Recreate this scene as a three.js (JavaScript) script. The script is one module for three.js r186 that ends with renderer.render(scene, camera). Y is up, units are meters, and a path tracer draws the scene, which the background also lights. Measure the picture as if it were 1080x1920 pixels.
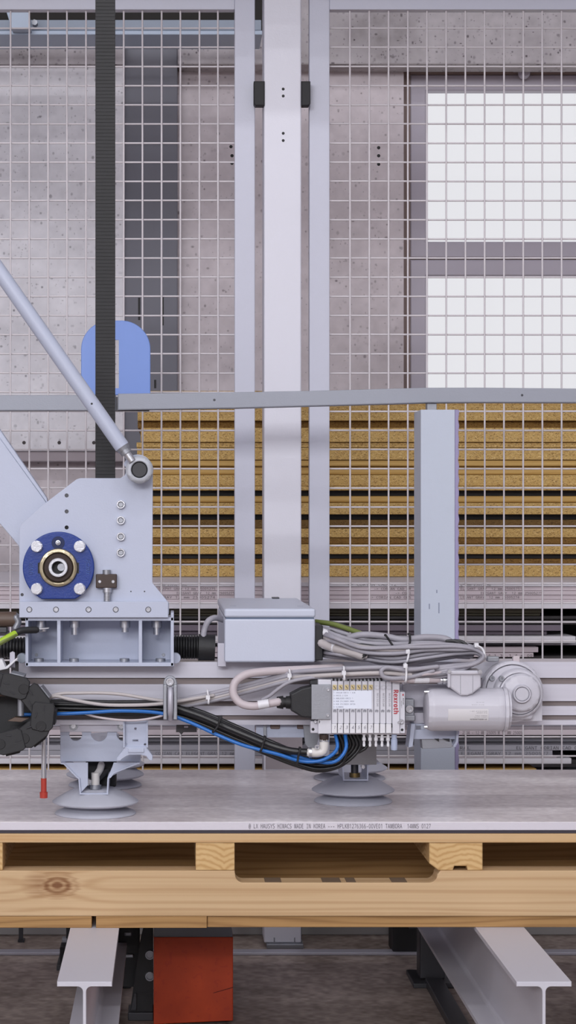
import * as THREE from 'three';
import { RoundedBoxGeometry } from 'three/addons/geometries/RoundedBoxGeometry.js';
import { mergeGeometries, toCreasedNormals } from 'three/addons/utils/BufferGeometryUtils.js';
import { RectAreaLightUniformsLib } from 'three/addons/lights/RectAreaLightUniformsLib.js';

// ---------------------------------------------------------------- camera, sky, light, exposure
const scene = new THREE.Scene();
const F = 3590, CX = 320, CY = 980, EYE = 1.09;            // focal length in pixels, principal point, eye height in metres
const camera = new THREE.PerspectiveCamera(2 * Math.atan(960 / F) * 180 / Math.PI, 1080 / 1920, 0.05, 60);
camera.setViewOffset(1080, 1920, 540 - CX, 960 - CY, 1080, 1920);   // shifted lens: the picture plane stays parallel to the fence
camera.position.set(0, EYE, 0);
camera.lookAt(0, EYE, -1);
scene.background = new THREE.Color().setRGB(0.86, 0.86, 0.90);      // bright overcast sky
const renderer = new THREE.WebGLRenderer({ antialias: true });
renderer.toneMapping = THREE.LinearToneMapping;
renderer.toneMappingExposure = 0.93;
renderer.shadowMap.enabled = true;
RectAreaLightUniformsLib.init();
const DAY = new THREE.Color().setRGB(0.97, 0.975, 1.0);
const CLERESTORY = { x0: -6.4, x1: 0.8, y0: 3.4, y1: 5.2, z: 8, power: 17 };  // translucent strip glazing in the wall behind the camera
const LAMP_POWER = 42;
{
  const c = CLERESTORY, l = new THREE.RectAreaLight(DAY, c.power, c.x1 - c.x0, c.y1 - c.y0);
  l.position.set((c.x0 + c.x1) / 2, (c.y0 + c.y1) / 2, c.z - 0.06);
  l.lookAt(l.position.x, l.position.y, -10); scene.add(l);
}

// ---------------------------------------------------------------- helpers
function rng(seed) { let a = seed >>> 0; return () => { a = (a + 0x6D2B79F5) >>> 0; let t = a; t = Math.imul(t ^ (t >>> 15), t | 1); t ^= t + Math.imul(t ^ (t >>> 7), t | 61); return ((t ^ (t >>> 14)) >>> 0) / 4294967296; }; }
const X = (px, d) => (px - CX) * d / F, Y = (py, d) => EYE - (py - CY) * d / F;
const V = (px, py, d) => new THREE.Vector3(X(px, d), Y(py, d), -d);
const used = {};
function numbered(n) { if (!(n in used)) { used[n] = 0; return n; } return n + '_' + String(++used[n]).padStart(3, '0'); }
function boxUV(g) {
  g = g.index ? g.toNonIndexed() : g;
  const p = g.attributes.position, uv = new Float32Array(p.count * 2), a = new THREE.Vector3(), b = new THREE.Vector3(), c = new THREE.Vector3();
  for (let i = 0; i < p.count; i += 3) {
    a.fromBufferAttribute(p, i); b.fromBufferAttribute(p, i + 1); c.fromBufferAttribute(p, i + 2);
    const n = b.clone().sub(a).cross(c.clone().sub(a)), x = Math.abs(n.x), y = Math.abs(n.y), z = Math.abs(n.z);
    [a, b, c].forEach((v, k) => { const q = z >= x && z >= y ? [v.x, v.y] : y >= x ? [v.x, v.z] : [v.z, v.y]; uv[(i + k) * 2] = q[0]; uv[(i + k) * 2 + 1] = q[1]; });
  }
  g.setAttribute('uv', new THREE.BufferAttribute(uv, 2));
  return g;
}
function join(list) {
  list = [list].flat(Infinity).map((g) => (g.index ? g.toNonIndexed() : g));
  if (list.length === 1) return list[0];
  for (const g of list) for (const k of Object.keys(g.attributes)) if (!['position', 'normal', 'uv'].includes(k)) g.deleteAttribute(k);
  return mergeGeometries(list);
}
const worldOf = new Map();
function mesh(name, geoms, mat, parent) {          // world-space geometry becomes ONE named mesh; under a parent it takes the parent's frame
  let g = join(geoms).clone();
  if (!mat.userData.keepUV) g = boxUV(g);
  let o;
  if (parent) { const w = worldOf.get(parent); g.translate(-w.x, -w.y, -w.z); o = new THREE.Mesh(g, mat); parent.add(o); worldOf.set(o, w.clone()); o.name = name; }
  else {
    g.computeBoundingBox(); const bb = g.boundingBox, w = new THREE.Vector3((bb.min.x + bb.max.x) / 2, bb.min.y, (bb.min.z + bb.max.z) / 2);
    g.translate(-w.x, -w.y, -w.z); o = new THREE.Mesh(g, mat); o.position.copy(w); scene.add(o); worldOf.set(o, w); o.name = numbered(name);
  }
  o.castShadow = o.receiveShadow = true;
  return o;
}
function tag(o, label, category, group) { o.userData.label = label; o.userData.category = category; if (group) o.userData.group = group; return o; }
function thing(name, label, category, at, group) { const o = new THREE.Group(); o.name = numbered(name); o.position.copy(at); scene.add(o); worldOf.set(o, at.clone()); return tag(o, label, category, group); }
function struct(name, geoms, mat, parent) { const o = mesh(name, geoms, mat, parent); if (!parent) { o.userData.kind = 'structure'; o.name = name; } return o; }
function copyTo(src, at, label, group) { const o = src.clone(); o.name = numbered(src.name.replace(/_\d{3}$/, '')); o.position.copy(at); scene.add(o); o.userData = { ...src.userData }; if (label) o.userData.label = label; if (group) o.userData.group = group; return o; }

// geometry in metres
function wbox(x0, x1, y0, y1, z0, z1, r = 0) {
  const w = x1 - x0, h = y1 - y0, t = z1 - z0;
  const g = r > 0 ? new RoundedBoxGeometry(w, h, t, 2, Math.min(r, w / 2.01, h / 2.01, t / 2.01)) : new THREE.BoxGeometry(w, h, t);
  return g.translate((x0 + x1) / 2, (y0 + y1) / 2, (z0 + z1) / 2);
}
// a box whose front face lies at distance d and covers these pixels there, t metres deep
const box = (x0, y0, x1, y1, d, t, r = 0.0012) => wbox(X(x0, d), X(x1, d), Y(y1, d), Y(y0, d), -d - t, -d, r);
function plate(pts, d, t, { holes = [], cut = [], b = 0.0008, seg = 1 } = {}) {
  const s = new THREE.Shape(pts.map(([x, y]) => new THREE.Vector2(X(x, d), Y(y, d))));
  for (const [x, y, r] of holes) { const h = new THREE.Path(); h.absarc(X(x, d), Y(y, d), r * d / F, 0, 2 * Math.PI, true); s.holes.push(h); }
  for (const q of cut) s.holes.push(new THREE.Path(q.map(([x, y]) => new THREE.Vector2(X(x, d), Y(y, d)))));
  return new THREE.ExtrudeGeometry(s, { depth: t - 2 * b, bevelEnabled: b > 0, bevelThickness: b, bevelSize: b, bevelOffset: -b, bevelSegments: seg, curveSegments: 20 }).translate(0, 0, -d - t + b);
}
function arc(cx, cy, r, a0, a1, n = 12) { const o = []; for (let i = 0; i <= n; i++) { const a = (a0 + (a1 - a0) * i / n) * Math.PI / 180; o.push([cx + r * Math.cos(a), cy + r * Math.sin(a)]); } return o; }
function lathe(prof, n = 32) { return toCreasedNormals(new THREE.LatheGeometry(prof.map(([r, y]) => new THREE.Vector2(Math.max(r, 1e-5), y)), n), 0.7); }
const latZ = (px, py, d, prof, n) => lathe(prof.map(([r, y]) => [r * d / F, y]), n).rotateX(Math.PI / 2).translate(X(px, d), Y(py, d), -d);   // radius in pixels, metres towards the camera
const latY = (x, y, z, prof, n) => lathe(prof, n).translate(x, y, z);
const latX = (px, py, d, prof, n) => lathe(prof.map(([r, x]) => [r * d / F, x * d / F]), n).rotateZ(-Math.PI / 2).translate(X(px, d), Y(py, d), -d);  // along +x, in pixels
function hex(px, py, r, d, h, turn = 0.2) { return new THREE.CylinderGeometry(r * d / F * 0.94, r * d / F, h, 6).rotateY(turn).rotateX(Math.PI / 2).translate(X(px, d), Y(py, d), -d + h / 2); }
function tube(pts, r, { seg, rad = 8, tension = 0.5 } = {}) {
  pts = pts.map((p) => (p.isVector3 ? p : V(...p)));
  const c = new THREE.CatmullRomCurve3(pts, false, 'centripetal', tension), n = seg || Math.max(8, pts.length * 7);
  const g = new THREE.TubeGeometry(c, n, r, rad, false);
  const caps = [pts[0], pts[pts.length - 1]].map((p) => new THREE.SphereGeometry(r * 0.98, rad, 4).translate(p.x, p.y, p.z));
  return join([g, ...caps]);
}
function rod(a, b, r0, r1 = r0, n = 16) {
  a = a.isVector3 ? a : V(...a); b = b.isVector3 ? b : V(...b);
  const l = a.distanceTo(b), g = new THREE.CylinderGeometry(r1, r0, l, n).translate(0, l / 2, 0);
  g.applyQuaternion(new THREE.Quaternion().setFromUnitVectors(new THREE.Vector3(0, 1, 0), b.clone().sub(a).normalize()));
  return g.translate(a.x, a.y, a.z);
}
// a sheet bent along a pixel polyline at distance d, th metres thick, running t metres back
function bent(pts, d, th, t) {
  const P = pts.map(([x, y]) => new THREE.Vector2(X(x, d), Y(y, d))), off = [];
  for (let i = 0; i < P.length; i++) {
    const u = (i ? P[i].clone().sub(P[i - 1]) : P[1].clone().sub(P[0])).normalize(), v = (i < P.length - 1 ? P[i + 1].clone().sub(P[i]) : P[i].clone().sub(P[i - 1])).normalize();
    const n = new THREE.Vector2(-u.y - v.y, u.x + v.x).normalize(); n.multiplyScalar(th / Math.max(0.4, n.dot(new THREE.Vector2(-u.y, u.x))));
    off.push(P[i].clone().add(n));
  }
  return new THREE.ExtrudeGeometry(new THREE.Shape([...P, ...off.reverse()]), { depth: t, bevelEnabled: false }).translate(0, 0, -d - t);
}

// ---------------------------------------------------------------- textures
function lattice(nx, ny, seed) {
  const r = rng(seed), t = new Float32Array(nx * ny).map(() => r());
  return (u, v) => { const x = u * nx, y = v * ny, i = Math.floor(x), j = Math.floor(y), fx = x - i, fy = y - j, sx = fx * fx * (3 - 2 * fx), sy = fy * fy * (3 - 2 * fy); const q = (a, b) => t[(((b % ny) + ny) % ny) * nx + ((a % nx) + nx) % nx]; return (q(i, j) * (1 - sx) + q(i + 1, j) * sx) * (1 - sy) + (q(i, j + 1) * (1 - sx) + q(i + 1, j + 1) * sx) * sy; };
}
function fbm(nx, ny, seed, oct = 4) { const L = []; for (let k = 0; k < oct; k++) L.push(lattice(nx << k, ny << k, seed + k * 17)); return (u, v) => { let s = 0, a = 0.5, w = 0; for (const f of L) { s += a * f(u, v); w += a; a *= 0.55; } return s / w; }; }
function dataTex(w, h, fn, wm, hm, srgb = true) {      // fn(u, v) -> [r, g, b] 0..255; covers wm x hm metres
  const d = new Uint8Array(w * h * 4);
  for (let j = 0; j < h; j++) for (let i = 0; i < w; i++) { const c = fn(i / w, j / h), k = (j * w + i) * 4; d[k] = Math.max(0, Math.min(255, c[0])); d[k + 1] = Math.max(0, Math.min(255, c[1])); d[k + 2] = Math.max(0, Math.min(255, c[2])); d[k + 3] = 255; }
  const t = new THREE.DataTexture(d, w, h, THREE.RGBAFormat); t.wrapS = t.wrapT = THREE.RepeatWrapping; t.magFilter = THREE.LinearFilter; t.minFilter = THREE.LinearMipmapLinearFilter;
  if (srgb) t.colorSpace = THREE.SRGBColorSpace; t.repeat.set(1 / wm, 1 / hm); t.needsUpdate = true; return t;
}
function canvasTex(w, h, draw, wm, hm) {
  const c = document.createElement('canvas'); c.width = w; c.height = h; draw(c.getContext('2d'), w, h);
  const t = new THREE.CanvasTexture(c); t.colorSpace = THREE.SRGBColorSpace; t.wrapS = t.wrapT = THREE.RepeatWrapping; t.anisotropy = 8; if (wm) t.repeat.set(1 / wm, 1 / hm); return t;
}
const mix = (a, b, t) => a.map((x, i) => x + (b[i] - x) * t);
const std = (color, roughness, extra = {}) => { const m = new THREE.MeshStandardMaterial({ color, roughness, ...extra }); return m; };
const fine = fbm(48, 48, 5, 3), mid = fbm(6, 6, 9, 5), big = fbm(3, 3, 21, 4);
const grainTex = dataTex(256, 256, (u, v) => { const g = 120 + 120 * (fine(u, v) - 0.5) + 60 * (mid(u, v) - 0.5); return [g, g, g]; }, 0.12, 0.12, false);
// painted steel with slight scuffs and orange-peel
function paint(hex_, rough = 0.5) {
  return std(hex_, rough, { bumpMap: grainTex, bumpScale: 0.00025 });
}
// concrete: pits and specks with an outline of their own
function concrete(base, pits, seed, dirt = 0, pit = 1) {
  const r = rng(seed), N = 512, A = new Float32Array(N * N);
  for (let k = 0; k < pits; k++) {
    const x = r() * N, y = r() * N, s = 0.5 + r() * r() * 2.2, a = (14 + r() * r() * 110) * pit, e = 0.6 + r();
    for (let j = -4; j <= 4; j++) for (let i = -4; i <= 4; i++) { const q = (i * i * e + j * j / e) / (s * s); if (q < 1) { const k2 = ((Math.floor(y + j) + N) % N) * N + (Math.floor(x + i) + N) % N; A[k2] = Math.max(A[k2], a * (1 - q * 0.6)); } }
  }
  const n1 = fbm(5, 5, seed, 6), n2 = fbm(40, 40, seed + 3, 3);
  return dataTex(N, N, (u, v) => { const k = Math.floor(v * N) * N + Math.floor(u * N), n = (n1(u, v) - 0.5) * 34 + (n2(u, v) - 0.5) * 22, d = dirt * Math.max(0, n1(v, u) - 0.52) * 260 * n2(u, v); return base.map((b, i) => b + n - A[k] - d * (i === 2 ? 1.05 : 1)); }, 1.3, 1.3);
}
function woodTex(w, h, wm, hm, seed, light, dark, knots = [], rings = 46, warp = 0.35) {
  const a = fbm(2, 3, seed, 3), b = fbm(3, 60, seed + 5, 2), c = fbm(4, 40, seed + 9, 3);
  return dataTex(w, h, (u, v) => {
    let y = v + warp * (a(u, v) - 0.5) * 0.5, kn = 0;
    for (const [ku, kv, ks] of knots) { const dx = (u - ku) * wm, dy = (v - kv) * hm, q = dx * dx * 0.55 + dy * dy * 1.3, s = ks * ks; y += Math.sign(dy || 1) * 0.16 * Math.exp(-q / (s * 5)); const rr = Math.sqrt(q) / ks * (0.75 + 0.6 * c(u, v)); if (rr < 1.5) kn = Math.max(kn, (1 - Math.max(0, rr - 0.4) / 1.1) * (0.5 + 0.3 * Math.sin(rr * 11) + 0.5 * (b(u, v) - 0.4))); const sx = dx + ks * 1.5, sr = Math.sqrt(sx * sx + dy * dy * 1.6) / ks; if (sr < 1.6) kn = Math.max(kn, (1 - sr / 1.6) * (0.25 + 1.1 * (c(u, v) - 0.35))); }
    const g = Math.sin(y * rings + 3 * a(u, v)), line = Math.pow(0.5 + 0.5 * g, 3) * 0.55 + 0.35 * (b(u, v) - 0.3) + 0.25 * (c(u, v) - 0.5);
    let col = mix(light, dark, Math.max(0, Math.min(1, line))); if (kn > 0) col = mix(col, [112, 70, 38], Math.min(0.92, kn * 1.25)); return col;
  }, wm, hm);
}

// ---------------------------------------------------------------- materials
const M = {};
M.wallPanel = std('#ffffff', 0.9, { map: concrete([232, 230, 236], 2600, 31, 0.12, 0.8) });
M.wallPink = std('#ffffff', 0.9, { map: concrete([214, 205, 210], 2200, 47, 0.1, 0.75) });
M.wallGrey = std('#ffffff', 0.9, { map: concrete([222, 221, 226], 900, 58, 0.08, 0.5) });
M.lintel = std('#ffffff', 0.95, { map: concrete([180, 174, 178], 3600, 71, 0.7, 1.0) });
M.columnGrey = std('#72727c', 0.6);
M.hall = std('#c9c9d0', 0.9);
M.ceiling = std('#c4c4ca', 0.9);
M.floor = std('#ffffff', 0.55, { map: (() => { const n = fbm(6, 6, 91, 6), q = fbm(64, 64, 92, 2); return dataTex(512, 512, (u, v) => { const s = (n(u, v) - 0.5) * 70 + (q(u, v) - 0.5) * 60; return [150 + s, 135 + s, 126 + s]; }, 1.1, 1.1); })() });
M.voidDark = std('#2b2826', 0.9);
M.crane = std('#a9b6c9', 0.5);
M.sash = std('#b9b3c0', 0.45);
M.gapBrown = std('#8d7c78', 0.8);
M.glass = new THREE.MeshPhysicalMaterial({ color: '#ffffff', transmission: 1, roughness: 0.0, thickness: 0, ior: 1.45, specularIntensity: 0.25 });
M.fence = paint('#c3c4d2', 0.42);
M.wire = std('#d3cdd1', 0.45);
M.post = paint('#d9d8e2', 0.4);
M.black = std('#18171a', 0.6);
M.softBlack = std('#1e1e21', 0.55, { bumpMap: grainTex, bumpScale: 0.0003 });
M.rail = std('#989ba5', 0.5, { metalness: 0.2, bumpMap: grainTex, bumpScale: 0.0004 });
M.guard = paint('#bcc3d1', 0.42);
M.tape = std('#9a92b4', 0.7);
M.machine = paint('#b3b9cc', 0.42);
M.hub = std('#b4b7bf', 0.55, { metalness: 0.15, bumpMap: grainTex, bumpScale: 0.0006 });
M.pinDark = std('#3f3f42', 0.6, { metalness: 0.2 });
M.box = paint('#bdc2d2', 0.38);
M.alu = std('#cbc9d4', 0.4, { metalness: 0.12, roughnessMap: dataTex(16, 256, (u, v) => { const r = rng(Math.floor(v * 256) * 7 + 3)(); return [200, 170 + r * 80, 200]; }, 0.3, 0.06, false) });
M.aluDull = std('#b9b7c2', 0.5, { metalness: 0.4 });
M.zinc = std('#c9cad0', 0.3, { metalness: 0.85, bumpMap: grainTex, bumpScale: 0.0003 });
M.zincDull = std('#9b9da4', 0.45, { metalness: 0.7, bumpMap: grainTex, bumpScale: 0.0003 });
M.steelDark = std('#4c4c50', 0.4, { metalness: 0.6 });
M.blueCast = std('#0a3080', 0.42, { bumpMap: grainTex, bumpScale: 0.0005 });
M.bearing = std('#a39880', 0.32, { metalness: 0.8 });
M.seal = std('#33241f', 0.7);
M.bluePlastic = std('#7290d4', 0.4);
M.rubber = std('#b6b7c2', 0.55);
M.greyCable = std('#9d9aa3', 0.5);
M.paleCable = std('#b5aeae', 0.5);
M.pinkCable = std('#bfb4b8', 0.5);
M.darkCable = std('#3a3a3c', 0.5);
M.blackHose = std('#19191b', 0.38);
M.blueHose = std('#1d66b4', 0.35);
M.greenCable = std('#6f7a3e', 0.5);
M.earthCable = std('#9fbf2c', 0.45);
M.white = std('#dcdbe0', 0.4);
M.ivory = std('#d4d0cd', 0.45);
M.valve = std('#cfced6', 0.42);
M.silver = std('#c2c0c9', 0.42, { bumpMap: grainTex, bumpScale: 0.0002 });
M.brass = std('#9a8355', 0.35, { metalness: 0.7 });
M.brown = std('#5b4a40', 0.5);
M.red = std('#b23a2c', 0.5);
M.orange = std('#ffffff', 0.55, { map: (() => { const n = fbm(4, 4, 131, 5), q = fbm(30, 30, 133, 2); return dataTex(256, 256, (u, v) => { const s = (n(u, v) - 0.5) * 40, k = q(u, v) > 0.74 ? -12 : 0; return [194 + s + k * 0.6, 66 + s * 0.6 + k * 0.6, 22 + s * 0.4]; }, 0.25, 0.25); })() });
M.beam = paint('#c4c2cb', 0.42);
M.chip = std('#ffffff', 0.9, { map: canvasTex(1024, 512, (c, w, h) => {
  const r = rng(77); c.fillStyle = '#c8a566'; c.fillRect(0, 0, w, h);
  const cols = ['#e0c486', '#b8955a', '#d0ae6e', '#957444', '#e8d098', '#bf9c5e', '#6f522c', '#d8b876'];
  for (let k = 0; k < 9000; k++) { const x = r() * w, y = r() * h, l = 4 + r() * 16, t = 1.5 + r() * 3.5, a = (r() - 0.5) * 1.5; c.save(); c.translate(x, y); c.rotate(a); c.globalAlpha = 0.55 + r() * 0.4; c.fillStyle = cols[Math.floor(r() * cols.length)]; c.beginPath(); c.ellipse(0, 0, l / 2, t / 2, 0, 0, 7); c.fill(); c.restore(); }
  for (let k = 0; k < 500; k++) { c.globalAlpha = 0.7; c.fillStyle = '#3c2a10'; c.fillRect(r() * w, r() * h, 2 + r() * 7, 1 + r() * 3); } }, 0.42, 0.21) });
M.chipSmooth = std('#ffffff', 0.7, { map: woodTex(512, 128, 0.6, 0.06, 5, [206, 170, 102], [182, 142, 76], [], 30) });
M.chipDark = std('#948a7c', 0.9, { map: M.chip.map });
const sheetCols = { pale: '#dcd8df', pink: '#cfc2c8', grey: '#a3a1aa', dark: '#3f3b3d', olive: '#4b4634', plum: '#6f6470', white: '#dddae0' };  // olive and dark tones include the shade upon those sheets
for (const k in sheetCols) M['sheet_' + k] = std(sheetCols[k], 0.55);
M.slab = new THREE.MeshPhysicalMaterial({ color: '#ffffff', roughness: 0.36, clearcoat: 0.12, clearcoatRoughness: 0.15, map: (() => { const a = fbm(2, 14, 201, 4), b = fbm(90, 90, 203, 2), c = fbm(8, 8, 207, 5); return dataTex(512, 512, (u, v) => { const s = (a(u, v) - 0.5) * 70 + (b(u, v) - 0.5) * 34 + (c(u, v) - 0.5) * 34; return [230 + s, 222 + s * 1.05, 224 + s]; }, 0.9, 0.9); })() });
M.slabEdge = std('#cfcad2', 0.5, { bumpMap: grainTex, bumpScale: 0.0004 });
M.liner = std('#37323c', 0.6);
const pl = [200, 168, 126], pd = [184, 140, 92];
M.runner = std('#ffffff', 0.75, { map: woodTex(2048, 384, 1.6, 0.12, 301, [198, 168, 130], [174, 139, 99], [[(1.6 - 0.213) / 1.6, 0.0, 0.023].map((x, i) => i === 1 ? (0.41 % 0.12) / 0.12 : x)], 34, 0.55) });
M.deck = std('#ffffff', 0.75, { map: woodTex(1024, 256, 1.3, 0.1, 311, pl, [190, 148, 100], [], 40, 0.3) });
M.bottom = std('#ffffff', 0.75, { map: woodTex(1024, 256, 0.9, 0.08, 321, [168, 130, 82], [130, 94, 54], [], 40, 0.5) });
M.inner = std('#ffffff', 0.85, { map: M.bottom.map });
M.endGrain = std('#ffffff', 0.85, { map: (() => { const n = fbm(4, 4, 341, 4); return dataTex(256, 256, (u, v) => { const x = u - 0.5, y = v + 0.25, q = Math.sqrt(x * x + y * y) * 60 + n(u, v) * 7, s = Math.pow(0.5 + 0.5 * Math.sin(q), 2); return mix([206, 172, 122], [182, 142, 90], s * 0.8 + 0.3 * (n(v, u) - 0.5)); }, 0.1, 0.1); })() });
// a printed patch: flat lettering on its surface; corners in pixels at distance d
function print(name, x0, y0, x1, y1, d, w, h, draw, parent, { rough = 0.5, opaque = false } = {}) {
  const t = canvasTex(w, h, draw), m = std('#ffffff', rough, { map: t, transparent: !opaque }); m.userData.keepUV = true;
  const g = new THREE.PlaneGeometry(X(x1, d) - X(x0, d), Y(y0, d) - Y(y1, d)).translate((X(x0, d) + X(x1, d)) / 2, (Y(y0, d) + Y(y1, d)) / 2, -d);
  const o = mesh(name, g, m, parent); o.castShadow = false; return o;
}

// ---------------------------------------------------------------- the hall
struct('floor', wbox(-7.2, 8.2, -0.2, 0, -7.5, 8.2), M.floor);
struct('ceiling', wbox(-7.2, 8.2, 8, 8.2, -7.5, 8.2), M.ceiling);
struct('wall_left', wbox(-7.2, -7, 0, 8, -7.5, 8.2), M.hall);
struct('wall_right', wbox(8, 8.2, 0, 8, -7.5, 8.2), M.hall);
{
  const c = CLERESTORY, w = struct('wall_front', [wbox(-7, 8, 0, c.y0, 8, 8.2), wbox(-7, 8, c.y1, 8, 8, 8.2), wbox(-7, c.x0, c.y0, c.y1, 8, 8.2), wbox(c.x1, 8, c.y0, c.y1, 8, 8.2)], M.hall);
  const glow = std('#e8e8ee', 0.6, { emissive: new THREE.Color().setRGB(0.9, 0.9, 0.95), emissiveIntensity: 1 });
  const n = 8, s = (c.x1 - c.x0) / n;
  for (let k = 0; k < n; k++) { const q = struct('window_' + (k + 2), [wbox(c.x0 + k * s, c.x0 + k * s + 0.06, c.y0, c.y1, 8.02, 8.12), wbox(c.x0 + (k + 1) * s - 0.06, c.x0 + (k + 1) * s, c.y0, c.y1, 8.02, 8.12)], M.hall); struct('window_pane', wbox(c.x0 + k * s + 0.06, c.x0 + (k + 1) * s - 0.06, c.y0, c.y1, 8.05, 8.08), glow, q); }
}
const DW = 7.0;                                           // distance of the rear wall
{
  const wx0 = X(757, DW), wx1 = 2.75, wy1 = Y(122, DW), wy0 = 1.42, z0 = -7.3, z1 = -7.0;
  const back = struct('wall_back', [wbox(-7, wx0, 0, 8, z0, z1), wbox(wx1, 8, 0, 8, z0, z1), wbox(wx0, wx1, 0, wy0, z0, z1), wbox(wx0, wx1, wy1, 8, z0, z1)], M.wallPink);
  struct('wall_panel', wbox(X(-900, 6.9), X(231, 6.9), Y(846, 6.9), Y(123.5, 6.9), -7.0, -6.9, 0.003), M.wallPanel);
  struct('trim_1', wbox(X(-900, 6.91), X(231, 6.91), Y(866, 6.91), Y(846, 6.91), -7.0, -6.91, 0.006), std('#a69ca2', 0.8));  // darker tone paints the shade on the panel's bottom flange
  for (const px of [45, 111, 176]) struct('trim_screw', latZ(px, 830, 6.9, [[0.1, 0.004], [3, 0.003], [3.4, 0]], 12), std('#3a3234', 0.6), back);
  struct('wall_column', wbox(X(233, 6.95), X(333, 6.95), 0, Y(66, 6.95), -7.0, -6.93, 0.004), M.columnGrey);
  struct('lintel_left', wbox(X(-900, 6.88), X(232, 6.88), Y(121, 6.88), Y(62, 6.88), -7.0, -6.88, 0.004), M.lintel);
  struct('lintel_right', wbox(X(333, 6.88), 8, Y(121, 6.88), Y(-420, 6.88), -7.0, -6.88, 0.008), M.lintel);
  struct('roof_void_shade', wbox(-7, X(500, 6.87), Y(60, 6.87), Y(-420, 6.87), -7.0, -6.87), M.voidDark);  // dark panel standing for the unlit void under the roof
  // dark fixing holes and rust marks drilled in the right-hand panel
  for (const [px, py] of [[710, 277], [710, 292], [710, 308], [433, 275], [435, 292], [435, 306]]) struct('fixing_hole', latZ(px, py, DW, [[0.1, 0.001], [2.8, 0.001], [3.2, 0]], 10), M.black, back);
  for (const [px, y0, y1] of [[261, 558, 600], [305, 556, 610], [291, 712, 728]]) struct('scrape_mark', box(px - 2, y0, px + 2, y1, 6.929, 0.003, 0.001), M.black, back);
  // window: jamb, two sashes, panes, catch
  const d = 7.06, fx1 = CX + wx1 * F / d;
  const win = struct('window_1', [wbox(wx0, X(769, d), wy0, wy1, -7.12, -7.055), wbox(X(769, d), wx1, Y(140, d), wy1, -7.12, -7.05)], M.gapBrown);
  const sash = (y0, y1, gy0, gy1) => plate([[769, y1], [fx1, y1], [fx1, y0], [769, y0]], d, 0.05, { cut: [[[799, gy0], [fx1 - 30, gy0], [fx1 - 30, gy1], [799, gy1]]], b: 0.004 });
  const mid1 = CX + (2.65 - 0) * F / d;
  struct('upper_sash', sash(140, 483, 170, 453), M.sash, win);
  struct('upper_pane', wbox(X(797, d), X(fx1 - 28, d), Y(455, d), Y(168, d), -7.10, -7.09), M.glass, win);
  struct('lower_sash', sash(487, 775, 517, 745), M.sash, win);
  struct('lower_pane', wbox(X(797, d), X(fx1 - 28, d), Y(747, d), Y(515, d), -7.10, -7.09), M.glass, win);
  struct('sash_gap', wbox(X(769, d), wx1, Y(488, d), Y(482, d), -7.10, -7.085), M.gapBrown, win);
  struct('window_catch', [latZ(982, 138, 7.04, [[0.1, 0.03], [8, 0.028], [11, 0.01], [11, 0]], 20), box(962, 129, 1060, 135, 7.045, 0.014, 0.004)], M.sash, win);
}
// crane beam under the roof at the upper left
{
  const at = new THREE.Vector3(X(200, 6.5), Y(64, 6.5), -6.5), t = thing('steel_beam', 'pale blue steel beam under the dark roof void behind the top of the fence', 'beam', at);
  mesh('flange', box(-400, 57, 492, 65, 6.45, 0.2, 0.003), M.crane, t); mesh('web', box(-400, 37, 490, 57, 6.55, 0.03, 0.003), std('#8a93a2', 0.5), t);
  mesh('bracket', plate([[9, 12], [53, 12], [58, 54], [22, 54]], 6.4, 0.05), M.crane, t);
  mesh('bolt', hex(66, 46, 6, 6.5, 0.03), M.zincDull, t);
}
// high-bay lamps under the roof of the hall, behind the camera's head
{
  const spots = [[-3.6, 0.2], [0.4, 0.2], [4.4, 0.2], [-3.6, 3.6], [0.4, 3.6], [4.4, 3.6], [-3.6, 6.6], [0.4, 6.6], [4.4, 6.6]];
  const glow = std('#ffffff', 0.5, { emissive: new THREE.Color(1, 1, 1), emissiveIntensity: 2 });
  spots.forEach(([x, z], k) => {
    const t = thing('ceiling_lamp', 'long white ceiling lamp hung high under the hall roof, out of the picture', 'lamp', new THREE.Vector3(x, 6.6, z), 'ceiling lamps of the hall');
    mesh('housing', wbox(x - 0.8, x + 0.8, 6.66, 6.78, z - 0.17, z + 0.17, 0.01), M.hall, t);
    mesh('diffuser', wbox(x - 0.76, x + 0.76, 6.63, 6.66, z - 0.15, z + 0.15, 0.005), glow, t);
    for (const s of [-0.6, 0.6]) mesh('hanger', rod(new THREE.Vector3(x + s, 6.78, z), new THREE.Vector3(x + s, 8, z), 0.006, 0.006, 6), M.zincDull, t);
    const l = new THREE.RectAreaLight(DAY, LAMP_POWER, 1.5, 0.3); l.position.set(x, 6.62, z); l.lookAt(x, 0, z); scene.add(l);
  });
}

// added unseen girder, above the picture: its beam keeps the lamps off the top of the fence; it stands in front of the fence
{
  const t = thing('added_shade_girder', 'pale blue girder added above the picture to shade the top of the fence', 'girder', new THREE.Vector3(0.4, 0, -4.6));
  mesh('cross_beam', wbox(-3.2, 4.6, 2.53, 2.8, -4.76, -4.46, 0.01), M.machine, t);
  for (const x of [-3.1, 4.35]) mesh('column', wbox(x, x + 0.25, 0, 2.53, -4.74, -4.5, 0.01), M.machine, t);
}

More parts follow.
